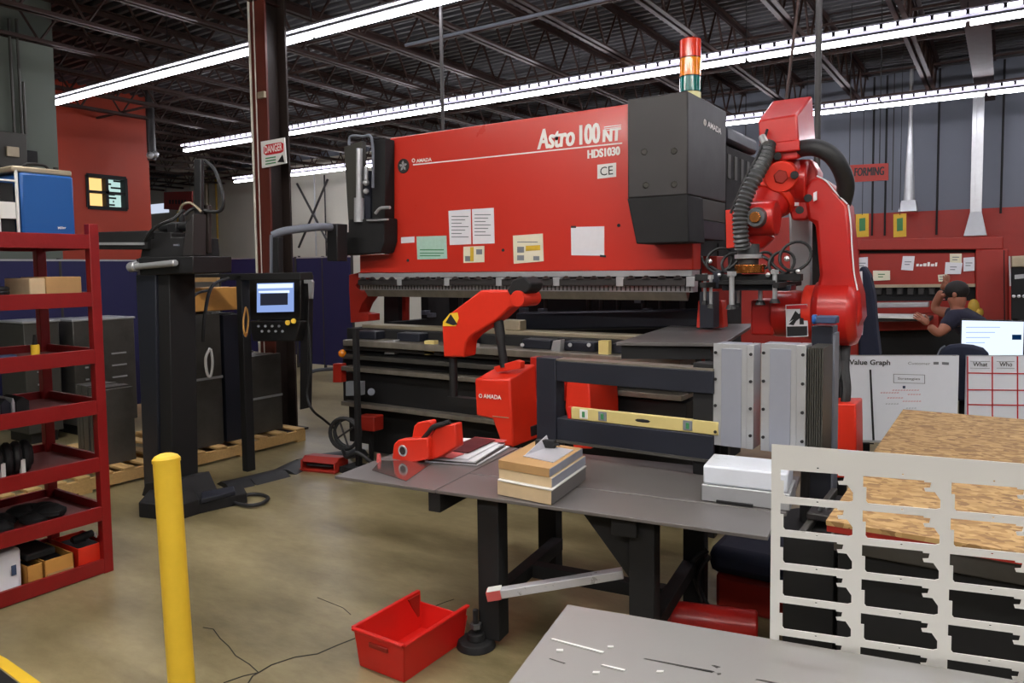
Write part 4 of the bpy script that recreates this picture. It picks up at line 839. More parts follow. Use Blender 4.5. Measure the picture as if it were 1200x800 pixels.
t2 = P_('levelling_foot', MB('soft_black').cyl(fc+V3((-.05, -.03, 0)), fc+V3((-.05, -.03, .03)), .085, .075, 24).cyl(fc+V3((-.05, -.03, .03)), fc+V3((-.05, -.03, .06)), .04, .035, 16).cyl(fc+V3((-.05, -.03, .06)), fc+V3((-.05, -.03, .16)), .012, .012, 10), .004)
MB('hose_metal').cyl(fc+V3((-.05, -.03, .08)), fc+V3((-.05, -.03, .1)), .026, n=6).build('lock_nut', t2)
# aluminium bar on the stretchers
a = PD(571, 697, 3.02); b = PD(730, 671, 2.97); dz = .0
zst = .22+.018
a = PZ(571, 697, zst+.01); b = PZ(730, 671, zst+.12); d_ = (b-a).normalized(); s_ = d_.cross(Z1).normalized()
UPm = Matrix((d_, -s_, d_.cross(-s_))).transposed()
t = thing('aluminium_bar', 'bright aluminium bar with a pinkish end lying slanted across the table frame', 'bar', a)
P_('bar_body', MB('alu_bar').obox(a*.5+b*.5+d_*.03, ((b-a).length-.06, .045, .035), up=UPm), .003); P_('bar_end', MB('pink_card').obox(a+d_*.03, (.06, .048, .04), up=UPm).m('white_paint').obox(a+d_*.03+V3((0, 0, .022)), (.06, .048, .004), up=UPm), .002); P_('bar_joint', MB('charcoal').obox(a+d_*.09, (.06, .03, .024), up=UPm), .002)
# polished sheet lying at the left
po = MB('polish_steel'); c4 = [PZ(436, 551, ZT+.001), PZ(446, 540, ZT+.001), PZ(510, 540, ZT+.001), PZ(476, 564, ZT+.001)]
tag(po.quad(c4, .003).build('polished_sheet', smooth=False), 'shiny polished sheet lying at the left end of the steel work table', 'sheet metal')
# stack of bent sheet parts
f0, l0, r0_ = PZ(646, 592, ZT+.003), PZ(583, 579, ZT+.003), PZ(686, 562, ZT+.003); k0 = l0+(r0_-f0)
def layer(name, m, z0, z1, sh=(0, 0), g=1.0, side=None):
    o_ = V3((sh[0], sh[1], 0)); P4 = [f0+o_, r0_+o_, k0+o_, l0+o_]; c_ = sum(P4, V3())/4; P4 = [c_+(p-c_)*g for p in P4]
    q = MB(m).hexa([V3((p.x, p.y, z0)) for p in P4], [V3((p.x, p.y, z1)) for p in P4])
    if side:
        nrm = (r0_-f0).cross(Z1).normalized()*.003; a_, b_ = P4[0], P4[1]; q.m(side).loft([V3((a_.x, a_.y, z0+.002))+nrm, V3((b_.x, b_.y, z0+.002))+nrm, V3((b_.x, b_.y, z1-.001))+nrm, V3((a_.x, a_.y, z1-.001))+nrm], [V3((a_.x, a_.y, z0+.002)), V3((b_.x, b_.y, z0+.002)), V3((b_.x, b_.y, z1-.001)), V3((a_.x, a_.y, z1-.001))])
    return q
zb0 = ZT+.003
t = tag(layer('x', 'card_light', zb0, zb0+.058, side='table_steel').build('part_stack', bevel=.002), 'lowest of three tan and grey blocks stacked on the steel work table', 'panel stack', 'stacked panels on the steel table')
tag(layer('x', 'white_paint', zb0+.0585, zb0+.064, (.004, 0), 1.01).build('spacer_sheet', bevel=.001), 'thin white sheet lying between the stacked blocks on the work table', 'sheet')
t = tag(layer('x', 'card_light', zb0+.065, zb0+.105, (-.004, .012), .985, side='cover_alu').build('part_stack', bevel=.002), 'middle of three tan and grey blocks stacked on the work table', 'panel stack', 'stacked panels on the steel table')
t = tag(layer('x', 'card', zb0+.106, zb0+.142, (-.008, .004), .95, side='cover_alu').build('part_stack', bevel=.002), 'uppermost of three tan and grey blocks stacked on the work table', 'panel stack', 'stacked panels on the steel table')
zc = zb0+.143; cc = (f0+k0)/2; u_ = (l0-f0).normalized(); v_ = (r0_-f0).normalized()
q = MB('alu_bar'); a_ = cc+u_*-.10-v_*.10; b_ = cc+u_*.06-v_*.08; c_ = cc+u_*.02+v_*.13; d_ = cc-u_*.10+v_*.13
q.quad([V3((p.x, p.y, zc)) for p in (a_, b_, c_, d_)], .003)
q.loft([V3((b_.x, b_.y, zc)), V3((c_.x, c_.y, zc)), V3((c_.x, c_.y, zc))+V3((-.02, 0, .05))], [p+V3((.003, 0, 0)) for p in (V3((b_.x, b_.y, zc)), V3((c_.x, c_.y, zc)), V3((c_.x, c_.y, zc))+V3((-.02, 0, .05)))])
tag(q.build('bent_sheet', smooth=False), 'bright bent sheet part with an upright flap on top of the block stack', 'sheet part')
t = thing('black_clamp', 'small black clamp sitting at the back of the block stack', 'clamp', V3((cc.x+.02, cc.y+.10, zc)))
e0 = cc+v_*.10+u_*.03; P_('jaw', MB('soft_black').obox(V3((e0.x, e0.y, zc+.02)), (.09, .03, .034), TH+.15), .003); P_('screw', MB('soft_black').cyl(V3((e0.x+.045, e0.y, zc+.02)), V3((e0.x+.07, e0.y, zc+.025)), .006), 0)
# papers and binder
t = thing('paper_fan', 'fan of white papers lying on the steel work table under the maroon binder', 'papers', T(.62, .45, ZT))
def leafs(pts, z): return [PZ(x, y, z) for x, y in pts]
for k, (pts, z0) in enumerate([([(498, 541), (559, 545.5), (597, 524), (540, 519)], ZT+.003), ([(502, 538), (557, 542), (592, 520), (538, 516)], ZT+.012), ([(505, 534), (548, 539), (590, 516.5), (538, 514)], ZT+.020)]):
    P_('paper_leaf', MB('paper').quad(leafs(pts, z0), .006), 0); 
P_('dark_leaf', MB('charcoal').quad(leafs([(501, 540), (558, 544), (593, 523), (540, 519)], ZT+.0095), .0016), 0)
b = thing('maroon_binder', 'maroon covered binder lying on the fan of papers', 'binder', T(.65, .5, ZT+.03))
MB('maroon').quad(leafs([(521, 528), (549, 531), (581, 516), (556, 513)], ZT+.030), .006).build('cover', b, .002)
MB('pink_card').quad(leafs([(504, 534), (524, 528), (544, 532), (530, 537)], ZT+.027), .003).build('pink_divider', b); MB('pink_card').quad(leafs([(556, 512.5), (594, 516), (590, 518.5), (553, 515)], ZT+.029), .004).build('pink_divider', b)
# orange bench tool
t = thing('bench_fixture', 'bright orange-red bench fixture with round port and black handle on the left of the table', 'fixture', PZ(500, 540, ZT))
YB = PZ(480, 541, ZT).y; 
def oz(pts, Y, dep, m, nm, bev=.006): return P_(nm, MB(m).py(pts, Y, dep), bev)
zfix = lambda pts, Y: pts
oz([(459, 538), (461, 520), (466, 515.5), (480, 514), (501, 513), (502, 538), (480, 543)], YB, .07, 'orange_red', 'front_block', .008)
oz([(482, 516), (485, 499), (489, 495), (503, 492.5), (505, 496), (499, 512), (503, 522), (484, 524)], YB+.04, .05, 'orange_red', 'upright_plate', .006)
oz([(501, 540), (506, 507), (512, 500), (533, 496), (535, 524), (515, 536)], YB+.03, .06, 'orange_red', 'rear_block', .008)
c0 = PY(472, 528, YB-.001); P_('port', MB('silver').ring(c0, Y1, .024, .005).m('charcoal').cyl(c0+V3((0, -.002, 0)), c0+V3((0, .01, 0)), .02, n=20), 0)
P_('handle', MB('soft_black').tube([PY(494, 516, YB+.03), PY(501, 508, YB+.02), PY(508, 500, YB+.02), PY(518, 497, YB+.03), PY(527, 494, YB+.04)], .012), 0)
P_('slot', MB('soft_black').py([(489, 512), (494, 503), (499, 503), (495, 512)], YB+.047, .004), 0)
tag(MB('pink_card').cyl(PZ(444, 541, ZT), PZ(444, 541, ZT)+V3((0, 0, .04)), .012, .009).build('pink_pin'), 'tiny pink pin standing at the back left edge of the steel work table', 'pin')
# ---- black rail frame on the rear of the table with the spirit level
t = thing('rail_frame', 'black square-tube frame standing at the back edge of the work table', 'frame', PZ(640, 540, ZT))
YF = PZ(636, 533, ZT).y+.03; 
p0_ = PY(628, 420, YF); p1_ = PY(651, 420, YF); xr = PY(836, 420, YF).x
P_('upright', MB('navy_steel').box(p0_.x, p1_.x, YF, YF+.09, ZT+.001, PY(640, 419, YF).z), .004)
P_('upright', MB('soft_black').box(xr-.1, xr, YF+.02, YF+.1, ZT+.001, PY(830, 424, YF).z-.01), .004)
for y0, y1 in ((423, 447), (490, 516)):
    za, zb_ = PY(655, y0, YF).z, PY(655, y1, YF).z; P_('cross_rail', MB('navy_steel').box(p1_.x, xr, YF+.005, YF+.085, zb_, za), .004)
P_('lower_edge', MB('dark_steel').box(p1_.x, xr, YF-.01, YF+.004, PY(655, 516, YF).z-.008, PY(655, 516, YF).z+.004), 0)
P_('light_cap', MB('worn_steel').box(p1_.x, xr, YF+.005, YF+.085, PY(655, 423, YF).z+.0005, PY(655, 423, YF).z+.01), 0)
zl = PY(655, 490, YF).z+.002; zl1 = zl+(PY(740, 478, YF).z-PY(740, 492.5, YF).z)
xa_ = PY(664, 485, YF).x
t = thing('spirit_level', 'long pale yellow spirit level resting on the lower black rail', 'spirit level', ((xa_+xr)/2, YF+.03, zl))
P_('level_body', MB('level_yellow').box(xa_+.02, xr+.02, YF+.01, YF+.035, zl, zl1), .003); P_('end_cap', MB('bin_red').box(xa_, xa_+.02, YF+.008, YF+.037, zl, zl1), .003)
xm = PY(752, 490, YF).x; zm_ = (zl+zl1)/2
P_('hand_hole', MB('soft_black').ball((xm, YF+.022, zm_), (.075, .0145, .016), 16), 0)
for px, mm in ((683, 'white_paint'), (705, 'ink_gray'), (805, 'ink_gray')): xx = PY(px, 487, YF).x; P_('vial', MB(mm).box(xx-.022, xx+.022, YF+.006, YF+.012, zl+.008, zl1-.006).m('green_ink').box(xx-.008, xx+.008, YF+.004, YF+.008, zl+.015, zl1-.015), .002)
# ---- tapered red cabinet with jointed arm
t = thing('follower_arm', 'orange-red jointed arm rising from a tapered red cabinet in front of the press', 'machine arm', PY(600, 620, 3.85))
YA = 3.75; dep = .30
def P3(px, py, dy=0): return PY(px, py, YA)+V3((0, dy, 0))
f = [P3(556, 444), P3(597, 444), P3(602, 524), P3(588, 522), P3(577, 491), P3(558, 487)]
xR = .0; bk = [V3((p.x, YA+dep, p.z)) for p in f]; bk[0].z += .06; bk[1].z += .06; bk[1].x += .0
P_('cabinet', MB('orange_red').loft(f, bk), .012)
P_('mounting_bracket', MB('soft_black').box(P3(588, 520).x, P3(602, 520).x, YA+.2, 4.5, P3(590, 522).z+.02, P3(590, 505).z), .008)
P_('back_plate', MB('press_red').loft([V3((P3(600, 500).x-.06, YA+.31, .66)), V3((P3(600, 500).x+.05, YA+.31, .66)), V3((P3(600, 500).x, YA+.31, P3(600, 425).z)), V3((P3(600, 500).x-.06, YA+.31, P3(600, 425).z))], [V3((P3(600, 500).x-.06, YA+.38, .66)), V3((P3(600, 500).x+.05, YA+.38, .66)), V3((P3(600, 500).x, YA+.38, P3(600, 425).z)), V3((P3(600, 500).x-.06, YA+.38, P3(600, 425).z))]), .006)
tfit('AMADA', P3(567, 466)-V3((0, .004, 0)), P3(588, 468)-V3((0, .004, 0)), .026, 'white_ink', t, bold=.02)
c0 = P3(563.5, 463.5)-V3((0, .004, 0)); P_('emblem', MB('white_ink').ring(c0, Y1, .011, .003, 12, 5), 0)
P_('pin_stripe', MB('beige_rail').py([(577, 487), (596, 489), (596, 490), (577, 488)], YA-.003, .002), 0)
arm = [(517.5, 380), (527, 367), (563, 340), (607, 340), (612, 347), (612, 358), (597, 361), (583, 374), (553, 393), (546, 401), (544, 418.5), (519.5, 418.5)]
P_('arm', MB('orange_red').py(arm, YA+.04, .13), .012)
st = P_('warning_label', MB('yellow').py([(519, 377), (527, 367), (536, 366), (537.5, 373), (534, 382), (519, 382)], YA+.036, .003), 0)
MB('ink').py([(522, 378), (528, 368), (536, 380), (531, 381)], YA+.033, .002).build('warning_mark', st)
P_('arm_head', MB('soft_black').py([(594, 340), (600, 328), (614, 324), (622, 332), (620, 340), (612, 346), (597, 346)], YA+.03, .15), .01)
P_('arm_joint', MB('orange_red').cyl(PY(606, 350, YA+.01), PY(606, 350, YA+.01)+V3((0, .2, 0)), .05, n=20), .004)
P_('pole', MB('black').cyl(PY(531, 419, YA+.1), V3((PY(531, 419, YA+.1).x, YA+.1, .72)), .028, n=12).box(PY(531, 419, YA+.1).x-.03, P3(592, 500).x, YA+.07, YA+.13, .72, .77), 0)
P_('piston', MB('black').cyl(PY(583, 372, YA+.1), PY(591, 430, YA+.1), .027).m('rubber').cyl(PY(584, 376, YA+.1), PY(587, 398, YA+.1), .032), 0)
P_('top_bracket', MB('orange_red').py([(578, 430), (604, 422), (610, 424), (610, 432), (582, 436)], YA+.08, .05), .004)
# red column seen through the frame, right of the black upright
t = thing('red_hopper', 'red tapering machine housing seen through the black rail frame', 'machine housing', PY(676, 560, 4.1))
P_('housing', MB('orange_red').py([(664, 446), (690, 446), (692, 478), (693, 526), (672, 526), (662, 478)], 4.05, .4), .01); P_('side_plate', MB('press_red').py([(644, 445), (661, 446), (661, 470), (645, 464)], 4.1, .05), .004)
q = MB('beige_rail'); tag(simple_box('small_box', 'small beige box on the press bed behind the red arm', 'box', 'beige_rail', PY(592, 385, 4.85).x, PY(613, 385, 4.85).x, 4.80, 4.9, zbed+.001, zbed+.08), 'small beige box on the press bed behind the red arm', 'box')
# ---- white block, grey tray and the two aluminium covers
t = thing('wrapped_block', 'white wrapped block on a grey metal plate at the right table end', 'block', T(1.75, .5, ZT))
a0_, b0_ = inv(PZ(822, 586, ZT+.002))
P_('metal_plate', tb(MB('silver'), a0_, 1.94, b0_, b0_+.22, ZT+.002, ZT+.068), .004); P_('wrapping', tb(MB('white_wrap'), a0_+.005, 1.93, b0_+.005, b0_+.215, ZT+.069, ZT+.145), .008)
P_('foot', tb(MB('soft_black'), a0_+.06, a0_+.2, b0_-.01, b0_, ZT+.002, ZT+.012), 0)
YC1 = 3.24
def cover(xa, xb, xf, yt, lab, side=0):
    t = thing('machine_cover', lab, 'cover', PZ(xa, 560, ZT)); z1 = PY(xa, yt, YC1).z; a = PY(xa, 450, YC1).x; b = PY(xb, 450, YC1).x; f_ = PY(xf, 450, YC1).x; z0 = ZT+.148
    MB('cover_alu').box(a, b, YC1, YC1+.10, z0, z1).build('panel', t, .004)
    MB('silver').box(a-.006, f_, YC1-.006, YC1, z0, z1).m('cover_alu').box(a+.03, b-.02, YC1-.009, YC1-.006, z0, z1-.02).build('flange', t, .001)
    MB('silver').box(b+.003, f_, YC1-.012, YC1+.1, z0, z1).build('edge_rail', t, .002)
    for xx in (a+.006, f_-.012):
        for k in range(4): z_ = z0+.06+(z1-z0-.1)*k/3; MB('black').cyl((xx, YC1-.012, z_), (xx, YC1-.017, z_), .007, n=10).build('bolt', t)
    return t, f_, z0, z1
cover(838, 875, 884, 402, 'left one of two tall grey aluminium covers standing on the table')
t, f_, z0, z1 = cover(894, 933, 945, 402, 'right one of two tall grey aluminium covers, beside the dark bellows')
q = MB('gray_green'); k = 0; xx = f_+.004
for k in range(7): q.box(xx+k*.009, xx+k*.009+.006, YC1+.0, YC1+.2, z0, z1-.01)
P_('bellows', q, 0)
tt = thing('navy_post', 'dark navy square post with a blue clamp knob on top, right of the aluminium covers', 'post', PZ(965, 560, 0))
t = tt; a = PY(950, 450, 3.5).x; b = PY(975, 450, 3.5).x; zz = PY(960, 382, 3.5).z
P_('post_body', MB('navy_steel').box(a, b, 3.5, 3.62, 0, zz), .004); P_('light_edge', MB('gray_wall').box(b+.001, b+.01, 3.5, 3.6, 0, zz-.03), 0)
P_('clamp_knob', MB('welder_blue').cyl(PY(952, 374, 3.48), PY(958, 374, 3.48), .022).m('ink_blue').box(PY(956, 370, 3.48).x, PY(981, 370, 3.48).x, 3.46, 3.54, PY(965, 379, 3.48).z, PY(965, 370, 3.48).z), .006)
# black rail slabs right of the table, seen through the cut-outs
t = thing('linear_rail', 'black steel machine rail lying between the work table and the chipboard table', 'rail', (-.62, 3.3, 0))
P_('rail_slab', MB('soft_black').box(-.62, -.47, 2.8, 3.45, .56, .60), .004); P_('guide_rail', MB('dark_steel').box(-.61, -.585, 2.8, 3.45, .601, .63), .004); P_('guide_rail', MB('dark_steel').box(-.505, -.48, 2.8, 3.45, .601, .63), .004)
P_('carriage', MB('charcoal').box(-.61, -.48, 2.95, 3.1, .632, .66), .006)
P_('support', MB('soft_black').box(-.62, -.47, 2.9, 2.96, 0, .56), 0); P_('support', MB('soft_black').box(-.62, -.47, 3.3, 3.4, 0, .56), 0)
P_('lever', MB('silver').tube([(-.57, 3.0, .66), (-.55, 2.96, .70), (-.53, 2.94, .69)], .008), 0)
P_('added_dark_apron', MB('soft_black').box(-.64, -.47, 2.72, 2.76, 0, .64), .003)  # added black panel, stands for the darkness behind the cut-outs
# low red and dark things on the floor under / right of the table
t = thing('red_cylinder', 'red rounded steel bar cover lying on the floor right of the table legs', 'cylinder', PZ(840, 735, 0))
a = PZ(783, 722, .07); b = PZ(888, 735, .07); P_('cylinder_body', MB('robot_red').cyl(a, b, .07, n=20), .01); P_('end_ring', MB('dull_red').cyl(a-(b-a).normalized()*.01, a+(b-a).normalized()*.02, .074, n=20), .002)
t = thing('robot_base_cover', 'dark red machine base with a navy fabric draped on top, low at right', 'machine base', PZ(880, 700, 0))
a = PZ(838, 712, 0); 
P_('base_body', MB('dull_red').box(a.x, a.x+.32, a.y, a.y+.38, 0, .17), .02); 
q = MB('chair_navy').box(a.x-.03, a.x+.34, a.y-.03, a.y+.4, .172, .30)
P_('navy_drape', q, .045)
P_('cable', MB('rubber').tube([(a.x-.03, a.y-.02, .28), (a.x-.09, a.y-.05, .22), (a.x-.06, a.y-.07, .12), (a.x-.02, a.y-.05, .02)], .014).tube([(a.x-.01, a.y-.04, .26), (a.x-.05, a.y-.08, .18), (a.x-.03, a.y-.08, .02)], .01), 0)
# ================================================================== ALUMINIUM SHEETS FRONT RIGHT
ZS = .75
c1, c2_, c3_ = PZ(665, 708, ZS), PZ(553, 800, ZS), PZ(908, 749, ZS)
U = (c3_-c1); U.z = 0; U.normalize(); W = V3((U.y, -U.x, 0))   # W towards the camera
t = thing('sheet_table', 'low table carrying the flat aluminium sheet, mostly under it', 'table', c1+U*.7+W*.4-V3((0, 0, ZS)))
def sp(a, b, z): return c1+U*a+W*b+V3((0, 0, z-ZS))
def sbx(mb, a0, a1, b0, b1, z0, z1): return mb.hexa([sp(a0, b0, z0), sp(a1, b0, z0), sp(a1, b1, z0), sp(a0, b1, z0)], [sp(a0, b0, z1), sp(a1, b0, z1), sp(a1, b1, z1), sp(a0, b1, z1)])
P_('table_top', sbx(MB('black'), .01, 1.35, .02, 1.0, ZS-.04, ZS-.004), .004)
for a, b in ((.1, .1), (1.2, .1), (.1, .85), (1.2, .85)): P_('leg', sbx(MB('soft_black'), a, a+.05, b, b+.05, 0, ZS-.04), .003)
def slot(px): return [((PZ(x, y, ZS)-c1).dot(U), (PZ(x, y, ZS)-c1).dot(W)) for x, y in px]
holes = [slot(s) for s in ([(753, 771.5), (757, 771), (838, 786), (834, 788)], [(833, 779), (838, 779), (845, 781), (840, 782.5)], [(840, 788.5), (845, 788), (845, 790), (841, 790.5)], [(643, 771.5), (645, 771), (663, 776.5), (661, 777.5)], [(884, 796), (887, 795), (915, 800), (912, 801.5)])]
Tm = Matrix((U, W, V3((0, 0, 1)))).transposed()
o = cut_sheet('flat_sheet', [(0, 0), (1.38, 0), (1.38, 1.02), (0, 1.02)], holes, Tm, c1-V3((0, 0, .0015)), 'flat_alu')
tag(o, 'large flat aluminium sheet with narrow laser-cut slots in the near foreground', 'sheet metal')
for s_ in ([(645, 749), (648, 748.5), (708, 764), (706, 765.5)], [(704, 779.5), (707, 779), (733, 785), (731, 786.5)], [(652, 761), (660, 761), (660, 763.5), (652, 763.5)], [(712, 757), (719, 757), (719, 759), (712, 759)], [(695, 787), (703, 787), (702, 789.5), (694, 789.5)], [(770, 786), (778, 786), (777, 788), (769, 788)]):
    MB('white_paint').quad([PZ(x, y, ZS+.0005) for x, y in s_], .002).build('glint_tab', o, smooth=False)  # white colour on raised tabs paints the light caught by slot ridges
# upright skeleton sheet with cut-outs
b0_ = PZ(904, 750, ZS)-V3((0, 0, 0)); b0_ = b0_-W*.012
e0 = (PZ(1200, 792, ZS)-PZ(908, 749, ZS)); e0.z = 0; e0.normalize()
Nn = V3((-e0.y, e0.x, 0))
def up_ab(px, py):   # picture point -> coordinates in the upright sheet's plane
    d = ray(px, py); s = (b0_-EYE).dot(Nn)/d.dot(Nn); p = EYE+d*s; return ((p-b0_).dot(e0), p.z)
ztop = up_ab(904, 520)[1]
shape = [(0, 0), (265, 0), (266, 7), (295, 7), (290, 29), (265, 32), (270, 46), (310, 46), (335, 78), (335, 112), (318, 118), (24, 118), (15, 108), (15, 49), (0, 49)]
holes = []
for c_ in range(5):
    for r_ in range(14):
        zt2 = 1.142-.0765*r_; ax = .016+.1685*c_
        holes.append([(ax+u*.149/335, zt2-v*.060/118) for u, v in shape])
        holes.append([(ax+.075, zt2+.008), (ax+.079, zt2+.008), (ax+.079, zt2+.011), (ax+.075, zt2+.011)])
Tm = Matrix((e0, V3((0, 0, 1)), e0.cross(V3((0, 0, 1))))).transposed()
o = cut_sheet('skeleton_sheet', [(-.004, .002), (.86, .002), (.86, 1.186), (-.004, 1.199)], holes, Tm, V3((b0_.x, b0_.y, 0)), 'sheet_alu')
tag(o, 'upright bright aluminium skeleton sheet with rows of notched cut-outs at right', 'sheet metal')
# ================================================================== CHIPBOARD TABLE
t = thing('chipboard_table', 'long table topped with a big chipboard sheet at right, behind the cut-out aluminium sheet', 'table', (.2, 3.5, 0))
P_('chipboard_top', MB('osb').box(-.45, 1.0, 2.46, 4.60, .785, .80), 0)
P_('red_edge', MB('dull_red').box(-.448, .998, 2.462, 4.598, .765, .785), 0)
P_('steel_frame', MB('dark_steel').box(-.43, .98, 2.48, 4.58, .70, .764), .004)
for x in (-.42, .92):
    for y in (2.5, 4.5): P_('leg', MB('soft_black').box(x, x+.06, y, y+.06, 0, .70), .003)
P_('added_dark_front', MB('soft_black').box(-.36, .92, 2.50, 2.515, .03, .70), 0); P_('side_panel', MB('soft_black').box(-.415, -.40, 2.56, 4.5, .03, .70), 0)  # black panels added in place of the shade under the table
# ================================================================== WHITEBOARDS, DESK, MONITOR, CHAIR
def board(xl_, xr_, lab):
    a = PZ(xl_, 417, 1.0); b = PZ(xr_, 417, 1.0); e = (b-a); e.z = 0; e.normalize(); n = Z1.cross(e); z0 = .44   # n points away from camera
    if n.y < 0: n = -n
    t = thing('whiteboard', lab, 'whiteboard', ((a.x+b.x)/2, (a.y+b.y)/2, 0))
    A = V3((a.x, a.y, 0)); Bp = V3((b.x, b.y, 0))
    def bx(mb, s0, s1, n0, n1, z0, z1): L = (Bp-A).length; q = lambda s_, nn, z: A+e*s_+n*nn+Z1*z; return mb.hexa([q(s0, n0, z0), q(s1, n0, z0), q(s1, n1, z0), q(s0, n1, z0)], [q(s0, n0, z1), q(s1, n0, z1), q(s1, n1, z1), q(s0, n1, z1)])
    L = (Bp-A).length
    bx(MB('board_white'), 0, L, 0, .02, z0, 1.0).build('panel', t, .001)
    bx(bx(MB('silver'), 0, L, -.003, .022, z0-.015, z0), 0, L, -.001, .022, 1.0, 1.004).build('frame', t)
    for s_ in (.04, L-.08): bx(MB('charcoal'), s_, s_+.04, .025, .06, .03, .98).build('leg', t, .002); bx(MB('charcoal'), s_, s_+.04, -.06, .14, 0, .03).build('foot', t, .004)
    def bp(px, py, off=.003):
        d = ray(px, py); s_ = (A-n*off-EYE).dot(n)/d.dot(n); return EYE+d*s_
    def patch(mb, px, off=.003): a_ = [bp(x, y, off) for x, y in px]; return mb.loft(a_, [p+n*.002 for p in a_])
    return t, bp, patch, e
t, bp, patch, e = board(972, 1124, 'whiteboard headed Value Graph standing behind the chipboard table')
tfit('Value Graph', bp(995, 429), bp(1043, 429.5), .045, 'ink', t, bold=.02)
tfit('Customer', bp(1064, 427), bp(1090, 427.5), .018, 'ink_gray', t); 
patch(MB('ink_gray'), [(1094, 424), (1100, 424), (1100, 427), (1094, 427)]).build('printing', t); patch(MB('ink_gray'), [(1104, 424), (1112, 424.5), (1112, 427.5), (1104, 427)]).build('printing', t)
q = MB('ink_gray')
for r in ([(1047, 438), (1084, 439), (1084, 439.5), (1047, 438.5)], [(1047, 448), (1084, 449), (1084, 449.5), (1047, 448.5)], [(1047, 438), (1047.6, 438), (1047.6, 448), (1047, 448)], [(1083.4, 439), (1084, 439), (1084, 449), (1083.4, 449)]): patch(q, r)
q.build('text_box', t)
tfit('Strategies', bp(1052, 445.5), bp(1078, 446), .02, 'ink', t)
patch(MB('ink_blue'), [(1058, 452), (1061, 452), (1061, 455), (1058, 455)]).build('pen_mark', t)
random.seed(3)
for k, (x, y, w_) in enumerate([(1032, 460, 22), (1046, 457, 30), (1040, 466, 18), (1064, 462, 14), (1038, 473, 16), (1058, 470, 20), (1062, 478, 12)]):
    q = MB('ink_red' if k not in (4, 6) else 'ink_gray'); xx = x
    while xx < x+w_: patch(q, [(xx, y), (xx+2, y-.4), (xx+2, y+.2), (xx, y+.5)]); xx += 3.2
    q.build('handwriting', t)
patch(MB('ink'), [(1019, 433), (1021, 433), (1025, 516), (1022.5, 516)]).build('chart_axis', t); patch(MB('ink'), [(1000, 518), (1024, 519), (1024, 520.5), (1000, 519.5)]).build('chart_axis', t)
patch(MB('ink_gray'), [(978, 439), (988, 439), (988, 440.5), (978, 440.5)]).build('printing', t)
t, bp, patch, e = board(1133.5, 1262, 'whiteboard with a red grid headed What and Who at the right edge')
for x in (1134, 1163, 1192.5, 1221, 1250): patch(MB('ink_red'), [(x-.7, 417.5), (x+.7, 417.5), (x+.9, 530), (x-.6, 530)], .004).build('grid_line', t)
for y in (437, 456.5, 474, 492): patch(MB('ink_red'), [(1134, y-.7), (1255, y+.8), (1255, y+2.1), (1134, y+.6)], .004).build('grid_line', t)
for a_, b_, w_ in ((1140, 1157, 'What'), (1171, 1186, 'Who')):
    tfit(w_, bp(a_, 429), bp(b_, 429.3), .028, 'ink', t, bold=.01)
    q = MB('ink_gray')
    for r in ([(a_-3, 423), (b_+3, 423.3), (b_+3, 423.7), (a_-3, 423.4)], [(a_-3, 431), (b_+3, 431.3), (b_+3, 431.7), (a_-3, 431.4)]): patch(q, r, .004)
    q.build('text_box', t)
a = PZ(1129, 417, .98); tag(MB('column_dark').box(a.x-.02, a.x+.022, a.y+.03, a.y+.09, 0, 1.0).build('screen_post', bevel=.003), 'dark brown post in the gap between the two whiteboards', 'post')
t = thing('office_desk', 'desk behind the whiteboards carrying the lit monitor', 'desk', (-.05, 6.2, 0)); xm0, xm1 = PY(1126, 400, 6.2).x, PY(1200, 400, 6.2).x
P_('desk_top', MB('charcoal').box(xm0-.3, xm1+.5, 5.95, 6.65, .72, .75), .005)
for x in (xm0-.28, xm1+.44): P_('leg', MB('charcoal').box(x, x+.04, 6.0, 6.6, 0, .72), .003)
t = thing('computer_monitor', 'computer monitor with a bright white screen behind the right whiteboard', 'monitor', ((xm0+xm1)/2, 6.25, .75)); zA, zB = PY(1160, 376, 6.2).z, 0
P_('bezel', MB('soft_black').box(xm0-.004, xm1+.006, 6.2, 6.24, zA-.34, zA+.008), .006)
sc = P_('screen', MB('screen_white').box(xm0+.004, xm1-.004, 6.195, 6.2, zA-.33, zA), 0)
MB('screen_navy').py([(1186, 392), (1197, 392), (1197, 398), (1186, 398)], 6.192, .002).build('screen_icon', sc)
q = MB('screen_blue')
for k in range(4): q.py([(1132, 383+k*6), (1172-k*6, 383+k*6), (1172-k*6, 383.7+k*6), (1132, 383.7+k*6)], 6.192, .002)
q.build('screen_text', sc)
P_('stand', MB('soft_black').box((xm0+xm1)/2-.03, (xm0+xm1)/2+.03, 6.25, 6.28, .77, zA-.2).box((xm0+xm1)/2-.12, (xm0+xm1)/2+.12, 6.18, 6.34, .751, .77), .004)
t = thing('office_chair', 'dark navy office chair whose rounded back shows above the whiteboards', 'chair', PZ(1130, 560, 0)); Yc = 5.72; cxx = PY(1131, 410, Yc).x
ba = [(1100, 440), (1100, 417), (1104, 409), (1112, 404.5), (1125, 403), (1140, 404.5), (1152, 408), (1158, 414), (1161, 425), (1160, 470), (1101, 470)]
P_('backrest', MB('chair_navy').py(ba, Yc, .07), .02)
P_('piping', MB('gray_wall').tube([PY(x-.5, y-.5, Yc+.01) for x, y in ((1096, 425), (1099, 417), (1103, 409), (1108, 405.5))], .005), 0)
P_('back_support', MB('soft_black').box(cxx-.03, cxx+.03, Yc+.072, Yc+.12, .45, .8), .004); P_('seat', MB('chair_navy').box(cxx-.24, cxx+.24, Yc+.12, Yc+.56, .44, .51), .03)
P_('gas_lift', MB('black').cyl((cxx, Yc+.3, .08), (cxx, Yc+.3, .44), .028), 0)
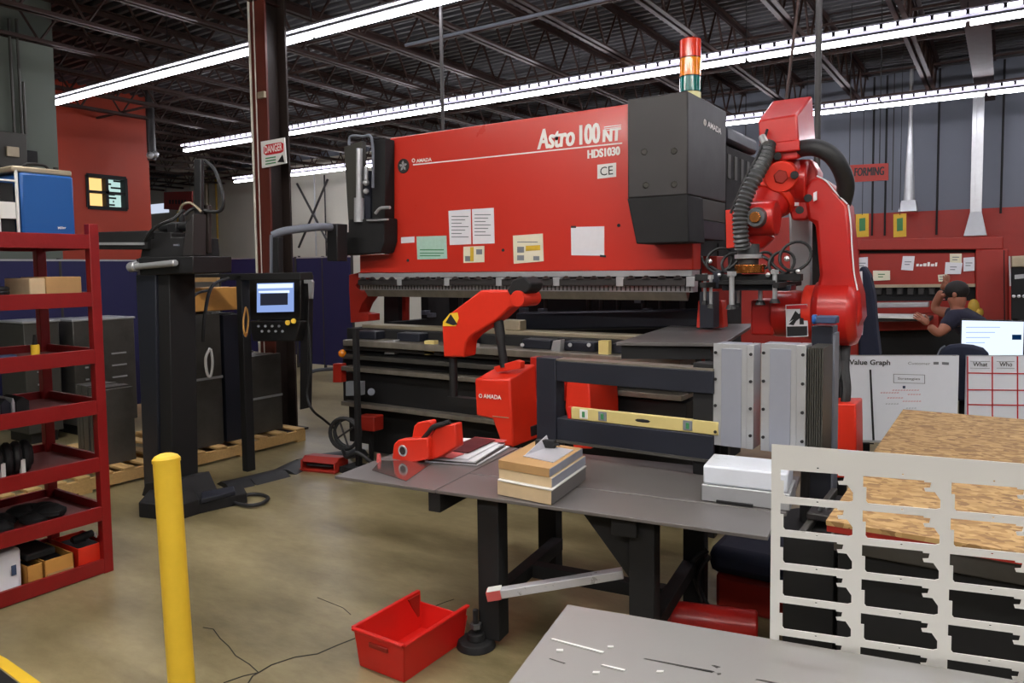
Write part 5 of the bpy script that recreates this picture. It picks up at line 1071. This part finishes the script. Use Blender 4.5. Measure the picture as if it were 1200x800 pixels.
for k in range(5):
    an = k*1.2566; e_ = V3((cxx+.28*math.cos(an), Yc+.3+.28*math.sin(an), .06)); P_('base_arm', MB('black').cyl((cxx, Yc+.3, .1), e_, .022, .016), 0); P_('caster', MB('soft_black').ball(V3((e_.x, e_.y, .028)), .028), 0)
# ================================================================== ROBOT
t = thing('industrial_robot', 'big red articulated robot arm standing right of the press', 'robot', PZ(985, 620, 0)); RY = 4.5
def Q(px, py, Y=RY): return PY(px, py, Y)
ax_ = Q(980, 366).x; zsh = Q(980, 366).z
P_('pedestal', MB('soft_black').cyl((ax_-.08, RY+.13, 0), (ax_-.08, RY+.13, .08), .28, n=28).cyl((ax_-.08, RY+.13, .08), (ax_-.08, RY+.13, .72), .13, .12, 24), .01)
P_('turret', MB('soft_black').box(ax_-.12, ax_+.02, RY+.02, RY+.24, .72, zsh-.1), .02)
P_('connector_box', MB('orange_red').py([(973, 473), (1003, 473), (1004, 560), (974, 560)], RY-.25, .22), .008)
P_('cable', MB('rubber').tube([Q(980, 400), Q(984, 430, 4.4), Q(978, 455, 4.35), Q(977, 476, 4.33)], .022).tube([Q(992, 400), Q(990, 430, 4.4), Q(992, 455, 4.35), Q(990, 476, 4.33)], .024), 0)
xq = lambda px: Q(px, 366).x
P_('motor_housing', MB('robot_red').box(xq(886), xq(912), RY-.115, RY+.13, zsh-.135, zsh+.07).cyl((xq(908), RY, zsh-.012), (xq(952), RY, zsh-.012), .135, n=28), .012)
P_('motor_flange', MB('orange_red').cyl((xq(944), RY, zsh), (xq(958), RY, zsh), .155, n=28), .01)
P_('shoulder_drum', MB('robot_red').cyl((xq(955), RY, zsh), (xq(1008), RY, zsh), .185, .185, 36), .045)
P_('lower_arm', MB('robot_red').py([(942, 222), (949, 210), (960, 206), (972, 214), (982, 226), (994, 240), (998, 280), (1001, 320), (1008, 345), (1010, 372), (1000, 392), (984, 400), (966, 396), (955, 380), (955, 345), (960, 322), (958, 300), (955, 262), (946, 258)], RY-.10, .20), .02)
P_('edge_seal', MB('paper').tube([Q(994, 240, RY-.1), Q(997, 262, RY-.1), Q(998.5, 290, RY-.1), Q(1001, 320, RY-.1), Q(1005, 340, RY-.1)], .004), 0)
P_('edge_seal', MB('paper').tube([Q(957, 206, RY-.1), Q(968, 212, RY-.1), Q(980, 226, RY-.1), Q(993, 239, RY-.1)], .004), 0)
P_('balancer', MB('silver').py([(924, 248), (950, 248), (952, 350), (926, 350)], RY+.25, .14).box(xq(960), xq(966), RY+.2, RY+.3, zsh, zsh+.3), .02)
P_('counter_plate', MB('soft_black').py([(952, 258), (960, 262), (962, 345), (952, 345)], RY+.1, .1), 0)
P_('elbow', MB('robot_red').cyl(Q(903, 214), Q(950, 214), .13, n=28).ball(Q(916, 207, RY-.06), (.125, .13, .125), 20), .01)
P_('elbow_face', MB('orange_red').cyl(Q(915, 207, RY-.12), Q(915, 207, RY-.21), .10, .085, 28).m('dull_red').cyl(Q(915, 207, RY-.21), Q(915, 207, RY-.22), .04, n=6), .006)
P_('elbow_housing', MB('robot_red').py([(930, 188), (950, 186), (958, 200), (957, 240), (945, 258), (928, 258), (922, 240)], RY-.06, .16), .012)
f = [Q(888, 141, 4.32), Q(934, 134, 4.32), Q(937, 186, 4.32), Q(891, 192, 4.32)]; bk = [Q(905, 118, 4.66), Q(952, 112, 4.66), Q(957, 178, 4.66), Q(908, 184, 4.66)]
P_('head_housing', MB('robot_red').loft(f, bk), .012)
P_('head_ridge', MB('robot_red').py([(889, 168), (936, 163), (938, 176), (890, 181)], 4.29, .05), .008)
for x, y in ((899, 183), (931, 205), (947, 232), (937, 246), (911, 183)): P_('bolt', MB('black').cyl(Q(x, y, 4.33), Q(x, y, 4.27), .022, n=12), .002)
P_('name_plate', MB('paper').py([(929, 237), (936, 237), (936, 241), (929, 241)], RY-.075, .006).py([(953, 226), (957, 224), (957, 234), (953, 236)], RY-.12, .01), 0)
fa, fb = Q(912, 222, RY-.05), Q(888, 256, RY-.2)
P_('forearm', MB('robot_red').cyl(fa, fb, .125, .095, 24).ball(fb, .098, 18), .004)
P_('forearm_ring', MB('orange_red').cyl(fa+(fb-fa)*.25, fa+(fb-fa)*.42, .132, .126, 24), .006)
wc = Q(889, 256, RY-.28); P_('wrist', MB('robot_red').cyl(wc-V3((.07, 0, 0)), wc+V3((.10, 0, 0)), .098, n=26).cyl(Q(897, 270, RY-.24), Q(884, 286, RY-.24), .07, .055, 20), .01)
P_('wrist_cap', MB('hose_metal').cyl(wc-V3((-.015, .09, 0)), wc-V3((-.015, .125, 0)), .058, .05, 20).m('brass').cyl(wc-V3((-.015, .125, 0)), wc-V3((-.015, .135, 0)), .03, n=14), .003)
P_('side_plate', MB('orange_red').py([(850, 246), (861, 245), (861, 290), (851, 291)], RY-.3, .05), .004)
P_('corrugated_hose', MB('hose_metal').tube([Q(900, 168, 4.28), Q(896, 186, 4.22), Q(886, 206, 4.15), Q(875, 228, 4.12), Q(868, 250, 4.1), Q(868, 272, 4.1), Q(870, 292, 4.12)], .036, 12, 9, rib=.25), 0)
P_('large_hose', MB('rubber').tube([Q(938, 174, 4.36), Q(956, 173, 4.3), Q(973, 181, 4.3), Q(985, 197, 4.34), Q(991, 216, 4.4), Q(988, 236, 4.46), Q(982, 250, 4.5)], .046, 14, 8), 0)
P_('thin_hose', MB('rubber').tube([Q(899, 152, 4.3), Q(890, 178, 4.2), Q(872, 212, 4.12), Q(856, 250, 4.1)], .008, 8), 0)
P_('hose_clip', MB('silver').cyl(Q(897, 168, 4.22), Q(893, 160, 4.24), .02), 0)
sgn = P_('warning_sign', MB('paper').py([(920.5, 357), (946, 356), (947, 394), (921.5, 395)], RY-.149, .006), 0)
MB('ink_red').py([(921.5, 358), (945.5, 357), (945.7, 361.5), (921.5, 362)], RY-.152, .002).build('red_band', sgn); MB('ink').py([(922, 382.5), (946, 382), (946, 393), (922.5, 394)], RY-.152, .002).build('black_band', sgn)
q = MB('ink')
for a_, b_, w_ in (((926, 376), (934, 366), .010), ((934, 366), (930, 378), .012), ((925, 370), (936, 371), .006), ((937, 366), (941, 380), .009), ((934, 371), (926, 381), .007), ((932, 364), (939, 366), .006), ((941, 364), (941, 380), .006), ((928, 365), (934, 369), .005)): q.cyl(PY(*a_, RY-.151), PY(*b_, RY-.151), w_, n=6)
MB('ink').py([(925, 377), (932, 364), (936, 368), (941, 364), (942, 380), (937, 380), (937, 373), (933, 376), (930, 381), (924, 380), (930, 374)], RY-.152, .002).build('pictogram', sgn)
q = MB('silver')
for x, y in ((902, 300), (907, 348)): pass
P_('grease_nipple', MB('silver').cyl(Q(916, 338, RY), Q(916, 350, RY), .008).cyl(Q(921, 339, RY), Q(921, 350, RY), .007).cyl(Q(908, 322, RY), Q(908, 350, RY), .012), 0)
# gripper hung from the wrist
t = thing('vacuum_gripper', 'dark vacuum gripper with brass ring, hoses and silver rods held by the robot', 'gripper', Q(875, 350, 4.2)); GY = 4.2
g = lambda x, y, Y=GY: PY(x, y, Y)
P_('tool_changer', MB('hose_metal').cyl(g(877, 286), g(877, 298), .06, n=20).m('silver').cyl(g(877, 298), g(877, 303), .075, n=20).m('charcoal').cyl(g(877, 303), g(877, 310), .055, n=20), .003)
P_('brass_ring', MB('brass').cyl(g(879, 310), g(879, 320), .085, .08, 26), .004)
P_('frame_bar', MB('soft_black').box(g(816, 325).x, g(940, 325).x, GY-.03, GY+.03, g(870, 329).z, g(870, 321).z).box(g(850, 325).x, g(915, 325).x, GY-.12, GY+.14, g(870, 333).z, g(870, 328).z), .004)
P_('frame_bar', MB('soft_black').box(g(835, 325).x, g(842, 325).x, GY-.22, GY+.3, g(870, 336).z, g(870, 330).z).box(g(918, 325).x, g(925, 325).x, GY-.22, GY+.3, g(870, 336).z, g(870, 330).z), .004)
for x, y0, y1, dy, r in ((826, 322, 352, .1, .009), (833, 324, 356, -.1, .009), (857.5, 320, 357, -.15, .014), (865, 336, 355, .1, .008), (891, 336, 352, 0, .012), (908, 318, 350, -.1, .012)):
    P_('suction_rod', MB('silver').cyl(g(x, y0, GY+dy), g(x, y1, GY+dy), r, n=12).cyl(g(x, y0-2, GY+dy), g(x, y0+3, GY+dy), r*1.9, n=6).m('rubber').cyl(g(x, y1, GY+dy), g(x, y1+5, GY+dy), r*1.6, r*2.4, 14), 0)
for c_, R_ in (((843, 305), .075), ((932, 300), .085), ((858, 308), .06), ((916, 308), .07), ((895, 305), .05)): P_('air_hose', MB('rubber').ring(g(*c_), (.3, -1, .2), R_, .009, 22, 6, (1, .85)), 0)
P_('air_hose', MB('rubber').tube([g(832, 312), g(845, 318), g(858, 312), g(868, 300), g(872, 288)], .009).tube([g(938, 316), g(925, 322), g(910, 314), g(900, 304), g(884, 296)], .009).tube([g(822, 300), g(828, 312), g(842, 322), g(860, 326)], .007), 0)
q = MB('silver')
for x, y, r in ((832, 306, .014), (855, 322, .016), (860, 321, .015), (877, 287, .018), (906, 318, .014), (922, 303, .016), (935, 318, .013), (900, 322, .014), (843, 322, .012)): q.ball(g(x, y, GY-.05), r, 8)
P_('fitting', q, 0); P_('valve_block', MB('navy_steel').box(g(838, 330).x, g(846, 330).x, GY-.05, GY+.05, g(840, 338).z, g(840, 318).z).box(g(850, 336).x, g(930, 336).x, GY-.06, GY+.06, g(870, 340).z, g(870, 333.5).z), .004)
# dark cloth and bright tube right of the robot
t = thing('covered_post', 'dark post wrapped in navy cloth with a bright pale strip, right of the robot', 'post', PY(1014, 560, 5.6)); t.location.z = 0; WP[t.name].z = 0
P_('cloth_wrap', MB('chair_navy').py([(1004, 330), (1007, 314), (1012, 311), (1019, 322), (1024, 345), (1027, 385), (1031, 418), (1006, 420)], 5.6, .14), .02)
P_('pale_strip', MB('paper').tube([PY(1008.5, 318, 5.58), PY(1010, 345, 5.57), PY(1010.5, 370, 5.57), PY(1009, 392, 5.58)], .010), 0); P_('post_body', MB('soft_black').cyl((PY(1016, 400, 5.66).x, 5.66, 0), (PY(1016, 400, 5.66).x, 5.66, PY(1016, 325, 5.66).z), .03), 0)
# ================================================================== REAR RED MACHINES
t = thing('rear_press', 'second red press brake far back at right where a person works', 'machine', PY(1085, 560, 10.3)); t.location.z = 0; WP[t.name].z = 0
def B(nm, m, px, Y, dep, bev=.01): P_(nm, MB(m).py(px, Y, dep), bev)
B('top_beam', 'dull_red', [(1000, 281), (1176, 277), (1176, 292), (1000, 293)], 10.3, .5)
B('shadow_gap', 'soft_black', [(1003, 293), (1143, 292), (1143, 296), (1003, 297)], 10.4, .3, 0)
B('ram', 'dull_red', [(1003, 297), (1143, 296), (1143, 334), (1003, 335)], 10.35, .4)
B('punch_strip', 'beige_rail', [(1020, 333.5), (1143, 332.5), (1143, 336), (1020, 337)], 10.3, .1, 0)
B('tooling', 'soft_black', [(1020, 337), (1143, 336), (1143, 352), (1020, 353)], 10.4, .4, 0)
for k in range(9): x = 1026+k*12.5; B('tool_segment', 'charcoal', [(x, 337.5), (x+7, 337.5), (x+7, 345), (x, 345)], 10.33, .05, .004)
B('die_strip', 'silver', [(1026, 355), (1088, 354), (1088, 360), (1026, 361)], 10.2, .2)
B('bed', 'dull_red', [(1020, 370), (1100, 369), (1100, 386), (1020, 388)], 10.0, .5)
P_('base', MB('soft_black').box(PY(1010, 400, 10.2).x, PY(1180, 400, 10.2).x, 10.2, 10.9, 0, PY(1080, 386, 10.2).z), 0)
B('right_frame', 'dull_red', [(1143, 292), (1182, 291), (1184, 500), (1144, 500)], 10.3, .6, .02)
B('frame_seam', 'soft_black', [(1176, 293), (1177, 293), (1179, 500), (1177.5, 500)], 10.295, .004, 0)
B('left_frame', 'dull_red', [(996, 292), (1006, 292), (1006, 500), (996, 500)], 10.3, .6, .02)
q = MB('white_ink')
for x, w_, h_ in ((1074, 3, 3), (1078, 3, 2.5), (1082, 4, 3.5), (1087, 3, 5), (1091, 4, 3), (1096, 2.5, 4.5)): q.py([(x, 312-h_), (x+w_, 312-h_), (x+w_-.6, 312), (x-.4, 312)], 10.345, .003)
P_('lettering', q, 0)
tb_ = MB('white_paint'); a = PY(1024, 369, 9.6); b = PY(1082, 369, 9.6)
o = tag(MB('white_paint').box(a.x, b.x, 9.5, 9.95, a.z-.03, a.z).build('parts_tray', bevel=.004), 'bright white tray lying on the bed of the rear red press', 'tray')
B('bed_shelf', 'charcoal', [(1018, 372), (1090, 372), (1090, 376), (1018, 377)], 9.55, .5, 0)
for k, (px, lab, m) in enumerate([([(1004, 302), (1017, 301), (1017, 318), (1004, 318)], 'white sheet at the left end of the rear press beam', 'paper'), ([(1058, 300), (1072, 300), (1070, 317), (1056, 316)], 'tilted white sheet in the middle of the rear press beam', 'paper'), ([(1113, 297), (1127, 297), (1127, 308), (1113, 309)], 'small upper notice in the paper cluster on the rear press', 'paper_cream'), ([(1108, 307), (1128, 308), (1126, 321), (1107, 321)], 'large lower sheet in the paper cluster on the rear press', 'paper'), ([(1129, 302), (1142, 301), (1142, 317), (1129, 318)], 'rightmost white sheet on the rear press beam', 'paper'), ([(1099, 322), (1110, 321), (1110, 330), (1100, 330)], 'pale note below the paper cluster on the rear press', 'paper_cream'), ([(1023, 317), (1043, 317), (1043, 328), (1023, 329)], 'small framed green notice on the rear press beam', 'paper_cream')]):
    o = MB(m).py(px, 10.34-.004*k, .003).build('posted_sheet', smooth=False); tag(o, lab, 'paper')
    c_ = sum(x for x, y in px)/4; d_ = sum(y for x, y in px)/4; MB('green_ink' if k == 6 else 'ink_gray').py([(c_-4, d_-2), (c_+4, d_-2), (c_+4, d_-1), (c_-4, d_-1)], 10.337-.004*k, .001).py([(c_-4, d_+1), (c_+2, d_+1), (c_+2, d_+2), (c_-4, d_+2)], 10.337-.004*k, .001).build('printing', o)
t = thing('rear_machine', 'dark machine with a beige top and a row of small lights at the right edge', 'machine', PY(1200, 560, 9.7)); t.location.z = 0; WP[t.name].z = 0
B('top_box', 'beige_rail', [(1185, 300), (1230, 298), (1230, 312), (1185, 313)], 9.7, .5); B('body', 'soft_black', [(1185, 313), (1230, 312), (1232, 480), (1186, 480)], 9.72, .5); B('side_rail', 'silver', [(1182, 300), (1184, 300), (1185, 335), (1183, 335)], 9.68, .04, 0)
P_('lower_body', MB('soft_black').box(PY(1186, 400, 9.72).x, PY(1240, 400, 9.72).x, 9.72, 10.2, 0, 1.0), 0)
for k in range(4): P_('indicator', MB('paper').ball(PY(1188+k*6, 347, 9.70), .018, 8), 0)
P_('gauge_window', MB('silver').py([(1189, 322), (1200, 321), (1200, 326), (1189, 327)], 9.715, .01), 0)
# ================================================================== PERSON bending over at the rear press
def skin(name, J, E, m, parent=None, sub=2):
    me = bpy.data.meshes.new(name); ks = list(J); org = V3(J[ks[0]][0]); me.from_pydata([tuple(V3(J[k][0])-org) for k in ks], [(ks.index(a), ks.index(b)) for a, b in E], [])
    o = bpy.data.objects.new(name, me); COL.objects.link(o); sk = o.modifiers.new('skin', 'SKIN'); sk.use_smooth_shade = True
    for i, k in enumerate(ks): r = J[k][1]; me.skin_vertices[0].data[i].radius = (r, r) if not isinstance(r, tuple) else r
    me.skin_vertices[0].data[0].use_root = True
    s_ = o.modifiers.new('sub', 'SUBSURF'); s_.levels = sub; s_.render_levels = sub
    dg = bpy.context.evaluated_depsgraph_get(); m2 = bpy.data.meshes.new_from_object(o.evaluated_get(dg)); bpy.data.objects.remove(o)
    m2.materials.clear(); m2.materials.append(MATS[m])
    for p in m2.polygons: p.use_smooth = True
    return link(name, m2, org, parent)
py_ = 8.2
def G(px, py, dy=0): return PY(px, py, py_+dy)
hip = G(1150, 397); hip.z = .93
person = thing('person', 'person in a dark navy shirt bending over the rear red press, head down', 'person', (hip.x, hip.y, 0))
hd = G(1119, 350); ch = G(1131, 372); nk = G(1122, 362); sl = G(1118, 372, -.16); sr = G(1122, 370, .18)
el = G(1100, 392, -.28); hl = G(1088, 381, -.3); er = G(1094, 362, .25); hr = G(1104, 340, .2)
J = {'hip': (hip, .13), 'waist': (G(1141, 382)*.5+hip*.5, .13), 'chest': (ch, (.155, .135)), 'neck': (nk, .06), 'headb': (hd+V3((.03, 0, -.02)), .085), 'head': (hd+V3((-.01, 0, .05)), .09),
     'sl': (sl, .07), 'el': (el, .05), 'wl': (hl, .034), 'sr': (sr, .07), 'er': (er, .05), 'wr': (hr, .034),
     'hl': (hip+V3((.0, -.1, -.08)), .1), 'kl': (hip+V3((-.08, -.12, -.46)), .065), 'al': (V3((hip.x+.02, hip.y-.13, .09)), .045), 'tl': (V3((hip.x-.14, hip.y-.13, .045)), .04),
     'hr': (hip+V3((.02, .1, -.08)), .1), 'kr': (hip+V3((.0, .14, -.46)), .065), 'ar': (V3((hip.x+.12, hip.y+.15, .09)), .045), 'tr': (V3((hip.x-.04, hip.y+.15, .045)), .04)}
E_ = [('hip', 'waist'), ('waist', 'chest'), ('chest', 'neck'), ('neck', 'headb'), ('headb', 'head'), ('chest', 'sl'), ('sl', 'el'), ('el', 'wl'), ('chest', 'sr'), ('sr', 'er'), ('er', 'wr'), ('hip', 'hl'), ('hl', 'kl'), ('kl', 'al'), ('al', 'tl'), ('hip', 'hr'), ('hr', 'kr'), ('kr', 'ar'), ('ar', 'tr')]
body = skin('body', J, E_, 'skin', person)
Js = {'hip': (hip, .142), 'waist': (J['waist'][0], .142), 'chest': (ch, (.168, .148)), 'neck': (ch*.35+nk*.65, .075), 'sl': (sl, .082), 'el': (sl*.35+el*.65, .064), 'sr': (sr, .082), 'er': (sr*.4+er*.6, .064)}
skin('shirt', Js, [('hip', 'waist'), ('waist', 'chest'), ('chest', 'neck'), ('chest', 'sl'), ('sl', 'el'), ('chest', 'sr'), ('sr', 'er')], 'denim', person)
Jt = {'hip': (hip-V3((0, 0, .03)), .15), 'hl': (J['hl'][0], .115), 'kl': (J['kl'][0], .08), 'al': (J['al'][0]+V3((0, 0, .02)), .066), 'hr': (J['hr'][0], .115), 'kr': (J['kr'][0], .08), 'ar': (J['ar'][0]+V3((0, 0, .02)), .066)}
skin('trousers', Jt, [('hip', 'hl'), ('hl', 'kl'), ('kl', 'al'), ('hip', 'hr'), ('hr', 'kr'), ('kr', 'ar')], 'black', person)
hc = V3(J['head'][0]); MB('hair').ball(hc+V3((.025, 0, .03)), (.105, .1, .095), 18).build('hair', person)
MB('skin').ball(hc+V3((-.085, 0, -.02)), (.025, .014, .018), 10).build('nose', person)
MB('skin').ball(hc+V3((.01, -.092, -.01)), (.02, .01, .03), 10).build('ear', person); MB('skin').ball(hc+V3((.01, .092, -.01)), (.02, .01, .03), 10).build('ear', person)
MB('ink').ball(hc+V3((-.086, -.03, .012)), (.006, .012, .008), 8).ball(hc+V3((-.086, .03, .012)), (.006, .012, .008), 8).build('eye', person)
MB('pink_card').ball(hc+V3((-.078, 0, -.055)), (.01, .026, .006), 8).build('mouth', person)
for w_, el_ in ((J['wl'][0], el), (J['wr'][0], er)):
    d_ = (w_-el_).normalized(); s_ = d_.orthogonal().normalized(); Jh = {'w': (w_, .03), 'p': (w_+d_*.06, (.042, .022))}; Eh = [('w', 'p')]
    for k in range(4): o_ = s_*(.027-.018*k); L = (.066, .074, .07, .056)[k]; Jh['k%d' % k] = (w_+d_*.095+o_, .0105); Jh['f%d' % k] = (w_+d_*(.095+L*.5)+o_*1.05+d_.cross(s_)*.012, .009); Jh['t%d' % k] = (w_+d_*(.095+L*.85)+o_*1.05+d_.cross(s_)*.032, .0075); Eh += [('p', 'k%d' % k), ('k%d' % k, 'f%d' % k), ('f%d' % k, 't%d' % k)]
    Jh['th'] = (w_+d_*.05+s_*.05, .012); Jh['tt'] = (w_+d_*.085+s_*.065+d_.cross(s_)*.015, .0095); Eh += [('p', 'th'), ('th', 'tt')]
    skin('hand', Jh, Eh, 'skin', body, 1)
tag(MB('yellow_old').ball(PY(1141, 360, 10.22), (.06, .05, .10), 12).ball(PY(1147, 366, 10.22), (.05, .05, .06), 10).build('yellow_cloth'), 'yellowish cloth hanging on the machine behind the bending person', 'cloth')
SC.world = bpy.data.worlds.new('w'); SC.world.use_nodes=True; SC.world.node_tree.nodes['Background'].inputs[0].default_value=(.8,.82,.9,1); SC.world.node_tree.nodes['Background'].inputs[1].default_value=.12
SC.view_settings.view_transform='Standard'; SC.view_settings.look='None'
